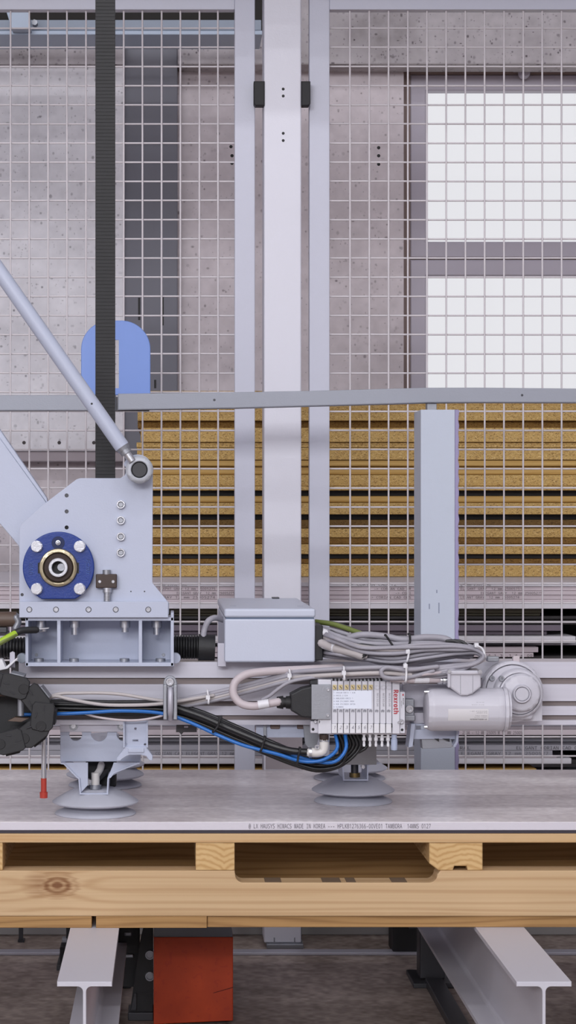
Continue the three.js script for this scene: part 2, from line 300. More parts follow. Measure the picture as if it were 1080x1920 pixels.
// ---------------------------------------------------------------- mesh fence
const DF = 4.95;
{
  const yB = 0.13, wireR = 0.0023;
  const panel = (label, x0, x1, xin0, xin1, vx, hy) => {
    const t = thing('mesh_panel', label, 'fence panel', new THREE.Vector3((X(x0, DF) + X(x1, DF)) / 2, yB, -DF - 0.02));
    const yTop = Y(-60, DF), d0 = DF - 0.012;
    if (xin0 > x0) mesh('stile', wbox(X(x0, d0), X(xin0, d0), yB, yTop, -d0 - 0.03, -d0, 0.002), M.fence, t);
    if (xin1 < x1) mesh('stile', wbox(X(xin1, d0), X(x1, d0), yB, yTop, -d0 - 0.03, -d0, 0.002), M.fence, t);
    mesh('top_rail', wbox(X(xin0, d0), X(xin1, d0), Y(18, d0), yTop, -d0 - 0.03, -d0, 0.002), M.fence, t);
    mesh('bottom_rail', wbox(X(xin0, d0), X(xin1, d0), yB, yB + 0.05, -d0 - 0.03, -d0, 0.002), M.fence, t);
    const gv = new THREE.CylinderGeometry(wireR, wireR, 1, 8), gh = gv.clone().rotateZ(Math.PI / 2), w = worldOf.get(t), r = rng(Math.round(x0 + 500));
    const put = (g, x, y, z, sx, sy) => { const o = new THREE.Mesh(g, M.wire); o.name = 'wire'; o.position.set(x - w.x, y - w.y, z - w.z); o.scale.set(sx, sy, 1); o.castShadow = o.receiveShadow = true; t.add(o); worldOf.set(o, new THREE.Vector3(x, y, z)); return o; };
    const y0 = yB + 0.04, y1 = Y(14, DF);
    for (const px of vx) put(gv, X(px, DF), (y0 + y1) / 2, -DF, 1, y1 - y0).rotation.z = (r() - 0.5) * 0.0012;
    for (const py of hy) put(gh, (X(xin0 - 2, DF) + X(xin1 + 2, DF)) / 2, Y(py, DF), -DF - 0.0055, X(xin1 + 2, DF) - X(xin0 - 2, DF), 1).rotation.z = (r() - 0.5) * 0.003;
    return t;
  };
  const hy = []; for (let k = 0; k < 44; k++) hy.push(52 + 35.95 * k);
  const vl = []; for (let x = 409; x > -330; x -= 35.4) vl.push(x);
  const vr = []; for (let x = 656.5; x < 1400; x += 36.05) vr.push(x);
  panel('welded wire mesh panel in a grey frame, left of the white centre post', -380, 478, -330, 440, vl, hy);
  panel('welded wire mesh panel in a grey frame, right of the white post, before the window', 580, 1450, 618, 1400, vr, hy);
  const dP = 4.91, t = thing('fence_post', 'tall white square fence post with paired screw holes, standing between the two mesh panels', 'post', new THREE.Vector3(X(530, dP), 0, -dP - 0.05));
  mesh('tube', wbox(X(495, dP), X(565, dP), 0.012, Y(-60, dP), -dP - 0.1, -dP, 0.004), M.post, t);
  mesh('base_plate', wbox(X(500, 4.9), X(569, 4.9), 0, 0.012, -5.05, -4.895, 0.002), M.zincDull, t);
  mesh('foot', wbox(X(502, 4.94), X(566, 4.94), 0.012, 0.07, -5.03, -4.945, 0.002), M.steelDark, t);
  for (const px of [514, 552]) mesh('anchor_bolt', [new THREE.CylinderGeometry(0.011, 0.011, 0.014, 6).translate(X(px, 4.92), 0.019, -4.92)], M.zincDull, t);
  for (const py of [167, 180, 250, 263.5]) mesh('screw_hole', latZ(531, py, dP, [[0.1, 0.0006], [2.6, 0.0006], [2.8, 0]], 12), M.black, t);
  for (const [a, b, c] of [[476, 496, 489], [565, 582, 571]]) {
    const k = mesh('clip', plate([[a, 152], [b, 152], [b, 198], [a + 3, 198], [a, 194]].map(([x, y]) => (a > 500 ? [a + b - x, y] : [x, y])), dP - 0.006, 0.028, { b: 0.002 }), M.black, t);
  }
  const lg = mesh('fence_foot', [wbox(X(35, 4.98), X(43, 4.98), 0.005, 0.135, -4.99, -4.98, 0.001), wbox(X(34, 4.98), X(46, 4.98), 0, 0.006, -5.0, -4.97)], M.steelDark);  // thin foot of the fence with a small base
  tag(lg, 'thin dark steel foot of the fence seen under the pallet, left of the beam', 'fence foot');
  tag(mesh('floor_strip', wbox(-3, 4, 0, 0.008, -4.86, -4.82, 0.002), M.aluDull), 'flat pale metal strip lying on the floor under the fence', 'floor strip');
}

// ---------------------------------------------------------------- guard post and rail in front of the fence
{
  const d = 4.5, d2 = d + 0.12, t = thing('guard_post', 'short wide pale blue sheet steel post under the bent rail', 'post', new THREE.Vector3(X(825, d), 0, -d - 0.06));
  mesh('front_face', wbox(X(789, d), X(853, d), 0.165, Y(768, d), -d - 0.004, -d, 0.0015), M.guard, t);
  mesh('side_face', wbox(X(789, d), X(789, d) + 0.004, 0.165, Y(768, d), -d2, -d - 0.004, 0.001), M.guard, t);
  mesh('rear_face', wbox(X(789, d), X(853, d), 0.165, Y(768, d), -d2 - 0.004, -d2, 0.001), M.guard, t);
  const pts = [[853, 768]], r = rng(404); for (let y = 768; y <= 1715; y += 5) pts.push([860.2 + 0.8 * Math.sin((y - 768) * 2 * Math.PI / 25) * (0.5 + r()), y]); pts.push([853, 1715]);
  mesh('cut_edge', plate(pts, d + 0.002, 0.006, { b: 0.001 }), M.tape, t);
  const yg = 0.165;
  mesh('base_arm', wbox(X(735, 4.85), X(853, d), yg - 0.03, yg, -4.93, -d, 0.002), M.steelDark, t);
  mesh('foot_box', wbox(X(735, 4.85), X(800, 4.85), 0, yg - 0.03, -4.93, -4.83, 0.004), M.softBlack, t);
  mesh('rail_spacer', box(801, 755.8, 819, 772, 4.57, 0.03, 0.001), M.zincDull, t);
  mesh('scuff_mark', [[818, 1106, 1112], [822, 1130, 1150], [804, 1132, 1142]].map(([x, a, b]) => box(x, a, x + 2, b, d - 0.0003, 0.001, 0)), std('#868da0', 0.9), t);
  // rail: two lengths of flat steel tube, the right one bent over the post
  const rt = thing('guard_rail', 'grey steel rail bent over the short post, crossing before the whole fence', 'rail', V(560, 770, 4.58));
  const prof = (P) => { const s = new THREE.Shape(); const top = P.map(([x, y0]) => [x, y0]), bot = P.map(([x, , y1]) => [x, y1]).reverse(); return plate([...top, ...bot], 4.56, 0.034, { b: 0.0025, seg: 2 }); };
  mesh('rail_tube', prof([[-500, 742, 770.5], [217, 740.5, 770]]), M.rail, rt);
  mesh('rail_tube', prof([[221, 738, 769], [440, 735.5, 765.5], [640, 731.5, 760], [735, 728.5, 757.5], [800, 726.8, 755.5], [900, 726.6, 754.8], [1080, 728.4, 755.2], [1500, 732, 758]]), M.rail, rt);
  mesh('joint_sleeve', box(205, 744, 280, 770.6, 4.57, 0.018, 0.001), M.steelDark, rt);
  for (const [px, py] of [[402, 750], [979, 741]]) mesh('rivet', latZ(px, py, 4.56, [[0.1, 0.001], [2, 0.0008], [2.4, 0]], 10), M.steelDark, rt);
  // blue plastic plate standing behind the rail
  const o = [[152, 741], ...arc(206, 655, 54, 180, 270, 14), ...arc(228, 655, 54, 270, 360, 14), [282, 741]].map(([x, y]) => [x, y]);
  const o2 = o.map(([x, y]) => [x, y]);
  tag(mesh('plastic_plate', plate(o2, 4.60, 0.006, { cut: [[[196, 636], [224, 636], [224, 729], [196, 729]]], b: 0.0015 }), M.bluePlastic), 'blue round-topped plastic plate with a slot, standing on the rail behind the black belt', 'plate');
}

// ---------------------------------------------------------------- stacked boards behind the fence
{
  const ords = ['topmost', 'second', 'third', 'fourth', 'fifth', 'sixth', 'seventh', 'eighth', 'ninth', 'tenth', 'eleventh', 'twelfth', 'thirteenth', 'fourteenth', 'fifteenth', 'sixteenth', 'seventeenth', 'eighteenth'];
  const d = 5.78, r = rng(555), base = Y(1082, d);
  // [top, bottom, kind, left end]
  const B = [[733, 760, 'chip', 259], [760, 789, 'chip', 258], [789.5, 802, 'chipDark2', 258], [802.5, 829, 'chip', 264], [829.5, 839, 'chip', 256], [839.5, 862, 'chip', 257], [862.5, 874, 'chipSmooth', 270], [874.5, 890, 'chipSmooth', 262], [890.5, 911, 'chip', 260], [911.5, 919.5, 'chip', 258], [930, 942.5, 'chipSmooth', 262], [943, 964.5, 'chip', 260], [974.5, 990, 'chipDark', 262], [990.5, 1008, 'chip', 259], [1008.5, 1020, 'chipDark2', 261], [1020.5, 1039, 'chip', 260], [1048, 1057, 'chipDark2', 262], [1057.5, 1081, 'chip', 258]];
  M.chipDark2 = std('#ab9b80', 0.9, { map: M.chip.map });
  B.forEach(([y0, y1, k, xl], i) => {
    const dz = d + (r() - 0.5) * 0.03 + (k === 'chip' ? 0 : 0.015), a = X(xl, d), bx = 2.75;
    const c = mesh('chipboard_worktop', wbox(a, bx, Y(y1, d), Y(y0, d), -dz - 0.62, -dz, k === 'chipSmooth' ? 0.006 : 0.002), M[k]);
    tag(c, `${k === 'chipSmooth' ? 'smooth ochre-edged' : k === 'chip' ? 'yellow speckled raw-edged' : 'brown raw-edged'} chipboard worktop, ${ords[i]} of the stack behind the fence`, 'board', 'chipboard worktops stacked behind the fence');
  });
  [[919.5, 930, 'upper'], [964.5, 974.5, 'middle'], [1039, 1048, 'lower']].forEach(([y0, y1, w]) => tag(mesh('gap_shade_sheet', wbox(X(268, d), 2.7, Y(y1, d) + 0.0005, Y(y0, d) - 0.0005, -d - 0.6, -d - 0.03, 0.001), M.black), `added black sheet for the shade in the ${w} gap of the chipboard stack`, 'sheet'));  // black sheets put in to darken the gaps between the boards
  // solid surface sheets: [top, bottom, kind, left, right, setback]
  const ds = 5.25, S = [[1092, 1099.6, 'pale', -500, 1500, 0, 'pinkish white'], [1100, 1107.6, 'pink', -500, 1500, 0.006, 'pinkish grey'], [1108, 1115.6, 'pink', -500, 1500, 0.0, 'pinkish grey'], [1116, 1123.6, 'pink', -500, 1500, 0.003, 'pinkish grey'], [1124, 1129.6, 'pink', -500, 1500, 0, 'pinkish grey'], [1130, 1141, 'pale', -500, 1500, -0.012, 'thick pale'],
    [1143, 1150, 'olive', -500, 1020, 0.03, 'dark olive'], [1150.6, 1156, 'olive', -500, 1020, 0.05, 'dark olive'], [1157, 1163, 'dark', -500, 1500, 0.06, 'dark'], [1164, 1172, 'dark', -500, 1500, 0.04, 'charcoal'], [1173, 1184, 'plum', -500, 1056, 0.03, 'plum grey'], [1185, 1192, 'plum', -500, 1032, 0.05, 'plum grey'], [1193, 1205.5, 'white', -500, 1079, -0.004, 'white'], [1206, 1213, 'grey', -500, 1500, 0.07, 'mid grey'], [1214, 1224, 'pink', -500, 1012, 0.02, 'pinkish grey'], [1225, 1233, 'pink', -500, 1003, 0.02, 'pinkish grey'], [1234, 1242, 'dark', -500, 1500, 0.1, 'dark'],
    [1243, 1356, 'dark', -500, 1500, 0.12, 'thick dark'], [1357, 1368, 'grey', -500, 1500, 0.09, 'grey'], [1368.5, 1378.5, 'pink', -500, 1500, 0.0, 'pink-grey printed'], [1379, 1388, 'dark', -500, 1500, 0.1, 'charcoal'], [1389, 1396, 'grey', -500, 1500, 0.07, 'slate grey'], [1397, 1407, 'grey', -500, 1500, 0.0, 'lighter grey printed'], [1407.5, 1417.5, 'grey', -500, 1036, 0.0, 'light grey printed'], [1418, 1421, 'pink', -500, 1044, 0.0, 'thin pink'], [1421.5, 1432, 'white', -500, 1071, -0.003, 'bright white'], [1432.5, 1441, 'dark', -500, 1500, 0.1, 'black'], [1441.5, 1450, 'chipSmooth', -500, 1006, 0.0, 'ochre']];
  const made = [];
  const so = [...ords, 'nineteenth', 'twentieth', '21st', '22nd', '23rd', '24th', '25th', '26th', '27th', '28th'];
  S.forEach(([y0, y1, k, xl, xr, back, look], i) => {
    const c = thing('solid_sheet', `${look} sheet edge, ${so[i]} from the top in the pile below the chipboard`, 'sheet', new THREE.Vector3((X(xl, ds) + X(xr, ds)) / 2, Y(y1, ds), -ds - back - 0.4), 'sheets piled below the chipboard behind the fence');
    mesh('sheet', wbox(X(xl, ds), X(xr, ds), Y(y1, ds), Y(y0, ds), -ds - 1.2, -ds - back, 0.0012), M['sheet_' + k] || M[k], c); made.push(c);
  });
  const ink = (txt, col, size = 30) => (c, w, h) => { c.clearRect(0, 0, w, h); c.fillStyle = col; c.font = `${size}px monospace`; c.textBaseline = 'middle'; c.fillText(txt, 4, h / 2 + 1); };
  const dp = ds - 0.0008;
  const line = (i, x0, x1, txt, col = 'rgba(70,58,64,0.85)', dd = dp) => { const y0 = S[i][0], y1 = S[i][1], w = Math.min(1024, Math.round((x1 - x0) * 4.2)); print('printed_text', x0, y0 + 0.2, x1, y1 - 0.2, dd + S[i][5], w, 36, (c, W, H) => { c.clearRect(0, 0, W, H); c.fillStyle = col; c.font = '30px monospace'; const m = c.measureText(txt).width; c.scale(W / (m + 8), 1); c.textBaseline = 'middle'; c.fillText(txt, 4, H / 2 + 1); }, made[i]); };
  line(0, 302, 352, 'mm 25052 EDRE'); line(1, 296, 405, 'GRAPHT GRAY 12 mm 25005275'); line(2, 330, 441, 'ELEGANT GRAY  12 mm 25005275'); line(3, 300, 405, 'GRAY 12 mm 25005274');
  line(0, 650, 745, '-> CORIAN CAD 12'); line(1, 700, 772, '-> CORIAN CAD GR'); line(2, 740, 772, '-> CORI'); line(3, 690, 772, '-> CORIAN CAD OBS');
  line(0, 862, 922, 'Q- mm 25005 AE'); line(1, 862, 980, 'ELEGANT GRAY  12 mm 25005751'); line(2, 900, 1018, 'ELEGANT GRAY  12 mm 25005275'); line(3, 862, 975, 'LEGANT GRAY  12 mm 25005274');
  line(15, 902, 1000, '4.4 1.3 .1 4 m 00'); line(19, 866, 980, '2704 - 12 MM 25005 M 12 MM 25005', 'rgba(60,50,52,0.8)');
  line(22, 966, 1084, 'ELEGANT CORIAN CAD O', 'rgba(40,38,44,0.85)'); line(22, 860, 884, 'RAL', 'rgba(40,38,44,0.8)'); line(23, 862, 1030, 'ELEGANT GRAY 12 mm 2500527', 'rgba(60,60,66,0.6)'); line(23, 290, 442, 'CORIAN CAD ELEGANT GRAY 12 mm', 'rgba(60,60,66,0.6)');
  // bearer frame that carries the pile, down to the floor
  const y = Y(1450, ds), t = thing('stack_bearer', 'grey steel bearer frame on the floor under the piled sheets', 'frame', new THREE.Vector3(0.3, 0, -ds - 0.5));
  mesh('long_beam', wbox(X(-500, ds), X(1500, ds), y - 0.12, y, -ds - 0.14, -ds - 0.06, 0.004), M.zincDull, t); mesh('long_beam', wbox(X(-500, ds), X(1500, ds), y - 0.12, y, -ds - 1.1, -ds - 1.0, 0.004), M.zincDull, t);
  for (const px of [-420, 210, 900, 1420]) for (const z of [0.1, 1.05]) mesh('leg', wbox(X(px, ds), X(px + 60, ds), 0, y - 0.12, -ds - z - 0.04, -ds - z + 0.04, 0.004), M.zincDull, t);
  mesh('kick_board', wbox(X(-500, ds), X(1500, ds), 0, 0.16, -5.08, -5.06, 0.003), std('#b3b0ae', 0.7), t);
}

// ---------------------------------------------------------------- pallet, slab, beams, underneath
const DS = 3.59;
{
  const zf = -DS, t = tag(new THREE.Group(), 'x', 'x');
  const x0 = X(-620, DS), x1 = X(1650, DS);
  // slab
  const s = thing('stone_slab', 'long pale grey stone-look slab with printed front edge lying on the pallet under the suction cups', 'slab', new THREE.Vector3((x0 + x1) / 2, Y(1557, DS), zf - 0.38));
  mesh('slab_top', wbox(x0, x1, Y(1557, DS) + 0.002, Y(1541, DS), zf - 0.76, zf, 0.0012), M.slab, s);
  mesh('edge_face', wbox(x0, x1, Y(1556.5, DS), Y(1541.8, DS), zf - 0.002, zf + 0.0006, 0.0006), M.slabEdge, s);
  print('edge_print', 466, 1543, 808, 1555.5, DS - 0.0009, 1600, 56, (c, w, h) => { c.clearRect(0, 0, w, h); c.fillStyle = 'rgba(62,52,66,0.82)'; c.font = '46px monospace'; c.textBaseline = 'middle'; const a = '@ LX HAUSYS HIMACS MADE IN KOREA --- HPLKB1276366-00VE01 TAMBORA  14MMS 0127'; const m = c.measureText(a).width; c.save(); c.scale(w / m, 1.15); c.fillText(a, 0, h / 2.3); c.restore(); }, s);
  tag(mesh('slab_liner', wbox(x0, x1, Y(1563, DS), Y(1557, DS), zf - 0.76, zf - 0.0015, 0.001), M.liner), 'thin dark protective liner between the stone slab and the wooden pallet', 'liner');
  // pallet
  const p = thing('pallet', 'raw softwood pallet with a notched front runner carrying the stone slab', 'pallet', new THREE.Vector3((x0 + x1) / 2, Y(1740, DS), zf - 0.38));
  const yd0 = Y(1580, DS), yd1 = Y(1563, DS);
  [[0, 0.1], [0.165, 0.1], [0.33, 0.1], [0.495, 0.1], [0.66, 0.1]].forEach(([z, w], k) => mesh('deck_board', wbox(x0, x1, yd0, yd1, zf - z - w, zf - z + (k ? 0 : 0.001), 0.0015), M.deck, p));
  for (const [a, b] of [[-520, -430], [-82, 5], [367, 440], [805, 905], [1330, 1420]]) {
    if (a === 805) { const g = plate([[805, 1580], [905, 1580], [905, 1632], [877, 1632], [875, 1624], [852, 1624], [849, 1632], [822, 1632], [805, 1619]], DS + 0.001, 0.75, { b: 0.0015 }); mesh('cross_block', g, M.endGrain, p); }
    else mesh('cross_block', wbox(X(a, DS), X(b, DS), Y(1632, DS), yd0, zf - 0.75, zf - 0.001, 0.0015), M.endGrain, p);
  }
  const yr = 1632.5, run = [[-620, 1718], [1650, 1718], [1650, yr], ...[[1650, yr]].slice(1), [826, yr], ...arc(809, 1641, 15, 0, 90, 6).map(([x, y]) => [x - 4, y - 1]), ...arc(456, 1641, 15, 90, 180, 6).map(([x, y]) => [x, y - 1]), [440, yr], [-620, yr]];
  mesh('front_runner', plate(run, DS, 0.05, { b: 0.0015, seg: 2 }), M.runner, p);
  for (const z of [0.355, 0.70]) mesh('rear_runner', wbox(x0, x1, Y(1718, DS), Y(1632.5, DS), zf - z - 0.05, zf - z, 0.0015), M.inner, p);
  for (const [a, b, dz] of [[-620, 172, 0], [180, 388, -0.001], [388.5, 1650, 0.006]]) mesh('bottom_board', wbox(X(a, DS), X(b, DS), Y(1740, DS), Y(1718.3, DS), zf - 0.1, zf - dz, 0.0015), M.bottom, p);
  mesh('bottom_board', wbox(x0, x1, Y(1740, DS), Y(1718.3, DS), zf - 0.45, zf - 0.33, 0.0015), M.inner, p); mesh('bottom_board', wbox(x0, x1, Y(1740, DS), Y(1718.3, DS), zf - 0.76, zf - 0.66, 0.0015), M.inner, p);
  mesh('bark_patch', [[497, 528], [605, 640], [650, 668], [735, 764]].map(([a, b]) => wbox(X(a, DS), X(b, DS), Y(1654.9, DS), Y(1654.2, DS), zf - 0.048, zf - 0.003)), std('#6b5846', 0.9), p);
  // steel I-beams
  const yT = Y(1740, DS), db = 3.17;
  const ibeam = (xc, label) => {
    const k = (m) => m, w = 0.0455, tw = 0.00265, tf = 0.008, h = 0.18, rr = 0.009, S = new THREE.Shape(), q = [];
    const half = [[w, 0], [w, -tf], [tw + rr, -tf]]; const A = []; for (let i = 1; i <= 6; i++) { const a = Math.PI / 2 * i / 6; A.push([tw + rr - rr * Math.sin(a), -tf - rr + rr * Math.cos(a)]); }
    const right = [...half, ...A], full = [...right, ...right.map(([x, y]) => [x, -h - y]).reverse()], pts = [...full, ...full.map(([x, y]) => [-x, y]).reverse()];
    S.setFromPoints(pts.map(([x, y]) => new THREE.Vector2(xc + x, yT + y)));
    const g = new THREE.ExtrudeGeometry(S, { depth: 1.6, bevelEnabled: true, bevelThickness: 0.0008, bevelSize: 0.0008, bevelOffset: -0.0008, bevelSegments: 1 }).translate(0, 0, -db - 1.6);
    return tag(mesh('steel_beam', g, M.beam), label, 'beam');
  };
  ibeam((X(107, db) + X(210, db)) / 2, 'light grey steel I-beam under the pallet, beside the orange-red block');
  ibeam((X(970, db) + X(1070, db)) / 2, 'light grey steel I-beam under the pallet, seen from its side, right of the notch in the runner');
  for (const xc of [X(158.5, db), X(1020, db)]) tag(mesh('beam_support', [wbox(xc - 0.05, xc + 0.05, 0, 0.012, -4.62, -4.48, 0.002), wbox(xc - 0.03, xc + 0.03, 0.012, yT - 0.18, -4.58, -4.52, 0.004), wbox(xc - 0.02, xc + 0.02, 0, 0.02, -4.5, -3.3, 0.002), wbox(xc - 0.03, xc + 0.03, 0.012, yT - 0.18, -3.42, -3.36, 0.004)], M.steelDark), `dark steel trestle foot under the ${xc < 0 ? 'beam beside the orange-red block' : 'beam seen from its side'}`, 'support');
  // orange guard block with its black bracket
  const dо = 4.16, ob = thing('guard_block', 'orange-red painted steel block standing on the floor under the pallet', 'block', new THREE.Vector3(X(362, dо), 0, -dо - 0.1));
  const oy = Y(1757, dо);
  mesh('block', plate([[288, 1921], [437, 1914], [437, 1757], [288, 1757]], dо, 0.16, { b: 0.002, seg: 2 }), M.orange, ob);
  mesh('top_cap', wbox(X(288.5, dо), X(436.5, dо), oy, oy + 0.002, -dо - 0.16, -dо - 0.001), M.steelDark, ob);
  mesh('seam', plate([[400, 1861.5], [437, 1850.5], [437, 1852], [400, 1862.5]], dо - 0.0006, 0.0012, { b: 0 }), std('#5b1d12', 0.8), ob);
  mesh('foot', wbox(X(300, dо), X(425, dо), 0, 0.01, -dо - 0.15, -dо - 0.02), M.black, ob);
  const db2 = 4.2, br = thing('black_bracket', 'black steel bracket with two ring bolts, left of the orange-red block', 'bracket', new THREE.Vector3(X(266, db2), 0, -db2 - 0.05));
  mesh('side_plate', plate([[243, 1902], [287, 1902], [287, 1735], [270, 1735], [262, 1770]], db2, 0.02), M.softBlack, br);
  mesh('back_plate', plate([[222, 1850], [262, 1850], [262, 1735], [222, 1735]], db2 + 0.05, 0.02), M.softBlack, br);
  mesh('base_plate', wbox(X(240, db2), X(288, db2), 0, Y(1896, db2), -db2 - 0.06, -db2 + 0.012, 0.002), M.steelDark, br);
  for (const py of [1790, 1830]) mesh('ring_bolt', [latZ(281, py, db2, [[6, 0.002], [6.4, 0.006], [8.5, 0.006], [9, 0.002], [9, 0]], 24), latZ(281, py, db2, [[0.1, 0.003], [5.8, 0.003], [6, 0]], 16)], M.zincDull, br);
  for (const [px, py, w] of [[243, 1793, 16], [240, 1752, 14]]) mesh('bolt', box(px - w / 2, py - 4, px + w / 2, py + 4, db2 + 0.045, 0.04, 0.003), M.zincDull, br);
  mesh('gusset', plate([[246, 1894], [256, 1894], [256, 1862], [252, 1862]], db2 - 0.004, 0.006), M.steelDark, br);
  const lv = thing('floor_bracket', 'dark stepped steel foot behind the beam, at the left under the pallet', 'bracket', new THREE.Vector3(X(120, 4.75), 0, -4.8));
  mesh('upright', box(124, 1736, 150, 1850, 4.72, 0.06, 0.003), M.softBlack, lv); mesh('step', box(112, 1776, 128, 1815, 4.7, 0.06, 0.003), M.softBlack, lv); mesh('base', wbox(X(108, 4.7), X(150, 4.7), 0, 0.012, -4.8, -4.66), M.steelDark, lv);
  mesh('bolt', box(116, 1760, 126, 1768, 4.715, 0.03, 0.002), M.zincDull, lv);
  scene.remove(t);
}

// ---------------------------------------------------------------- gantry beam of slotted aluminium
const DB = 3.66;
{
  const d = DB, ym = (py) => Y(py, d), s = 0.011, S = new THREE.Shape(), pts = [], z = (v) => v;
  const face = [1241, 1271, 1283, 1314.5, 1324, 1341, 1350, 1359];     // lips and slots down the front
  pts.push([0, 1241]); pts.push([0, 1271]); pts.push([s, 1271]); pts.push([s, 1283]); pts.push([0, 1283]); pts.push([0, 1314.5]); pts.push([s, 1314.5]); pts.push([s, 1324]); pts.push([0, 1324]); pts.push([0, 1341]); pts.push([s, 1341]); pts.push([s, 1350]); pts.push([-0.004, 1350]); pts.push([-0.004, 1358.5]); pts.push([0.09, 1358.5]); pts.push([0.09, 1241]);
  
  S.setFromPoints(pts.map(([u, y]) => new THREE.Vector2(u, ym(y))));
  const x0 = X(35, d), x1 = X(1500, d), g = new THREE.ExtrudeGeometry(S, { depth: x1 - x0, bevelEnabled: false }).rotateY(Math.PI / 2).translate(x0, 0, -d);   // shape x runs to -z
  const t = thing('gantry_beam', 'long slotted aluminium profile carrying cups, valves and motor above the slab', 'beam', V(700, 1359, d));
  mesh('profile', g, M.alu, t);
  for (const [a, c] of [[1270.5, 1283.5], [1314, 1324.5], [1340.5, 1350.5]]) mesh('slot_strip', wbox(x0, x1, ym(c), ym(a), -d - 0.012, -d - 0.008), std('#857a78', 0.7), t);
}
const screw = (px, py, r, d, h = 0.004) => latZ(px, py, d, [[0.1, h * 0.35], [r * 0.42, h * 0.35], [r * 0.46, h], [r * 0.88, h], [r, h * 0.7], [r, 0]], 20);
const nutY = (px, py0, py1, r, d) => { const y0 = Y(py1, d), y1 = Y(py0, d); return new THREE.CylinderGeometry(r * d / F, r * d / F, y1 - y0, 6).rotateY(0.3).translate(X(px, d), (y0 + y1) / 2, -d); };
const cylY = (px, py0, py1, r, d, n = 14) => { const y0 = Y(py1, d), y1 = Y(py0, d); return new THREE.CylinderGeometry(r * d / F, r * d / F, y1 - y0, n).translate(X(px, d), (y0 + y1) / 2, -d); };

// ---------------------------------------------------------------- carriage: plate, screw bar and bolted housing
{
  const d = 3.6, t = thing('carriage', 'pale blue painted carriage plate with bolted ribbed housing, left on the gantry', 'carriage', V(180, 1249, d));
  const out = [[36, 1129], [36, 990], [40, 983], [84, 944], [143, 899], [150, 896.5], [226, 896.5], [234, 891], [238, 880], ...arc(258, 880, 28, 200, 358, 14), [286.5, 890], [286, 1093], [317, 1131], [317, 1152], [300, 1157], [36, 1157]];
  mesh('face_plate', plate(out, d, 0.012, { b: 0.0012, seg: 2, holes: [[125, 929, 5], [125, 959, 5], [125, 989, 5], [41.5, 1115, 4.2], [245.5, 1109, 2.4], [271, 1109, 2.6]] }), M.machine, t);
  for (const [px, py, r, dk] of [[125, 929, 4.7, 0], [125, 959, 4.7, 0], [125, 989, 4.7, 1], [41.5, 1115, 4, 0], [245.5, 1109, 2.3, 1], [271, 1109, 2.5, 0]]) mesh('dowel_pin', latZ(px, py, d, [[0.1, dk ? -0.006 : -0.002], [r, dk ? -0.006 : -0.002], [r, -0.011]], 18), dk ? M.black : M.steelDark, t);
  for (const py of [946, 975.5, 1006, 1036]) { const b = mesh('cap_screw', latZ(226.5, py, d, [[5.2, 0.0035], [5.5, 0.0065], [7.6, 0.0065], [8.2, 0.0058], [8.2, 0]], 24), M.zinc, t); mesh('hex_socket', hex(226.5, py, 5, d, 0.0036), M.zincDull, b); }
  mesh('screw_bar', box(36, 1128, 315.5, 1158, d - 0.014, 0.014, 0.001), M.machine, t);
  for (const px of [55, 105, 166, 217, 278]) { const q = mesh('countersunk_screw', latZ(px, 1143, d - 0.014, [[0.1, 0.0004], [2, 0.0004], [2.6, 0.0014], [3.8, 0.0014], [4.4, 0.0004]], 20), M.zinc, t); mesh('recess', latZ(px, 1143, d - 0.014, [[0.1, 0.0003], [5.2, 0.0003], [5.6, 0]], 20), M.steelDark, q); }
  const h = d - 0.004, dep = 0.085;
  mesh('housing_back', box(48, 1160, 325, 1248, h + dep, 0.006), M.machine, t);
  mesh('housing_top', box(48, 1157.5, 325.5, 1164, h, dep, 0.0008), M.machine, t);
  mesh('housing_base', box(48, 1242.5, 325.5, 1249.5, h, dep, 0.0008), M.machine, t);
  mesh('housing_side', box(47.5, 1158, 53, 1249, h, dep, 0.0008), M.machine, t);
  mesh('housing_side', box(320, 1148.5, 326, 1249, h, dep, 0.0008), M.machine, t);
  for (const px of [107, 260]) mesh('housing_rib', box(px, 1163, px + 6.5, 1243, h, dep, 0.0008), M.machine, t);
  for (const [px, k] of [[77, 0], [140, 1], [234.5, 0], [294, 1]]) { const dd = h + 0.035, b = mesh('through_bolt', cylY(px, 1164, k ? 1190 : 1185, 6.2, dd), M.zinc, t); mesh('nut', nutY(px, 1165, 1176.5, 10, dd), M.zinc, b); mesh('washer', cylY(px, 1162.5, 1165, 10, dd, 20), M.zincDull, b); }
  for (const px of [73, 139, 233.5, 301]) { const dd = h + 0.03, b = mesh('base_bolt', nutY(px, 1234.5, 1243.5, 9.4, dd), M.zincDull, t); mesh('washer', cylY(px, 1241.8, 1244.5, 12, dd, 20), M.zinc, b); }
  for (const px of [68.5, 306.5]) mesh('threaded_hole', latZ(px, 1228, h + dep, [[0.1, 0.0004], [2, 0.0004], [2.3, 0.0012], [3.3, 0.0012], [3.4, 0]], 14), M.zincDull, t);
  mesh('end_disc', latZ(41, 1234, h + 0.03, [[0.1, 0.004], [9, 0.004], [9.5, 0], [9.5, -0.01]], 20), std('#8f97a3', 0.5), t);
  mesh('end_disc', latZ(329, 1234, h + 0.03, [[0.1, 0.004], [9.5, 0.004], [10, 0], [10, -0.01]], 20), M.machine, t);
}
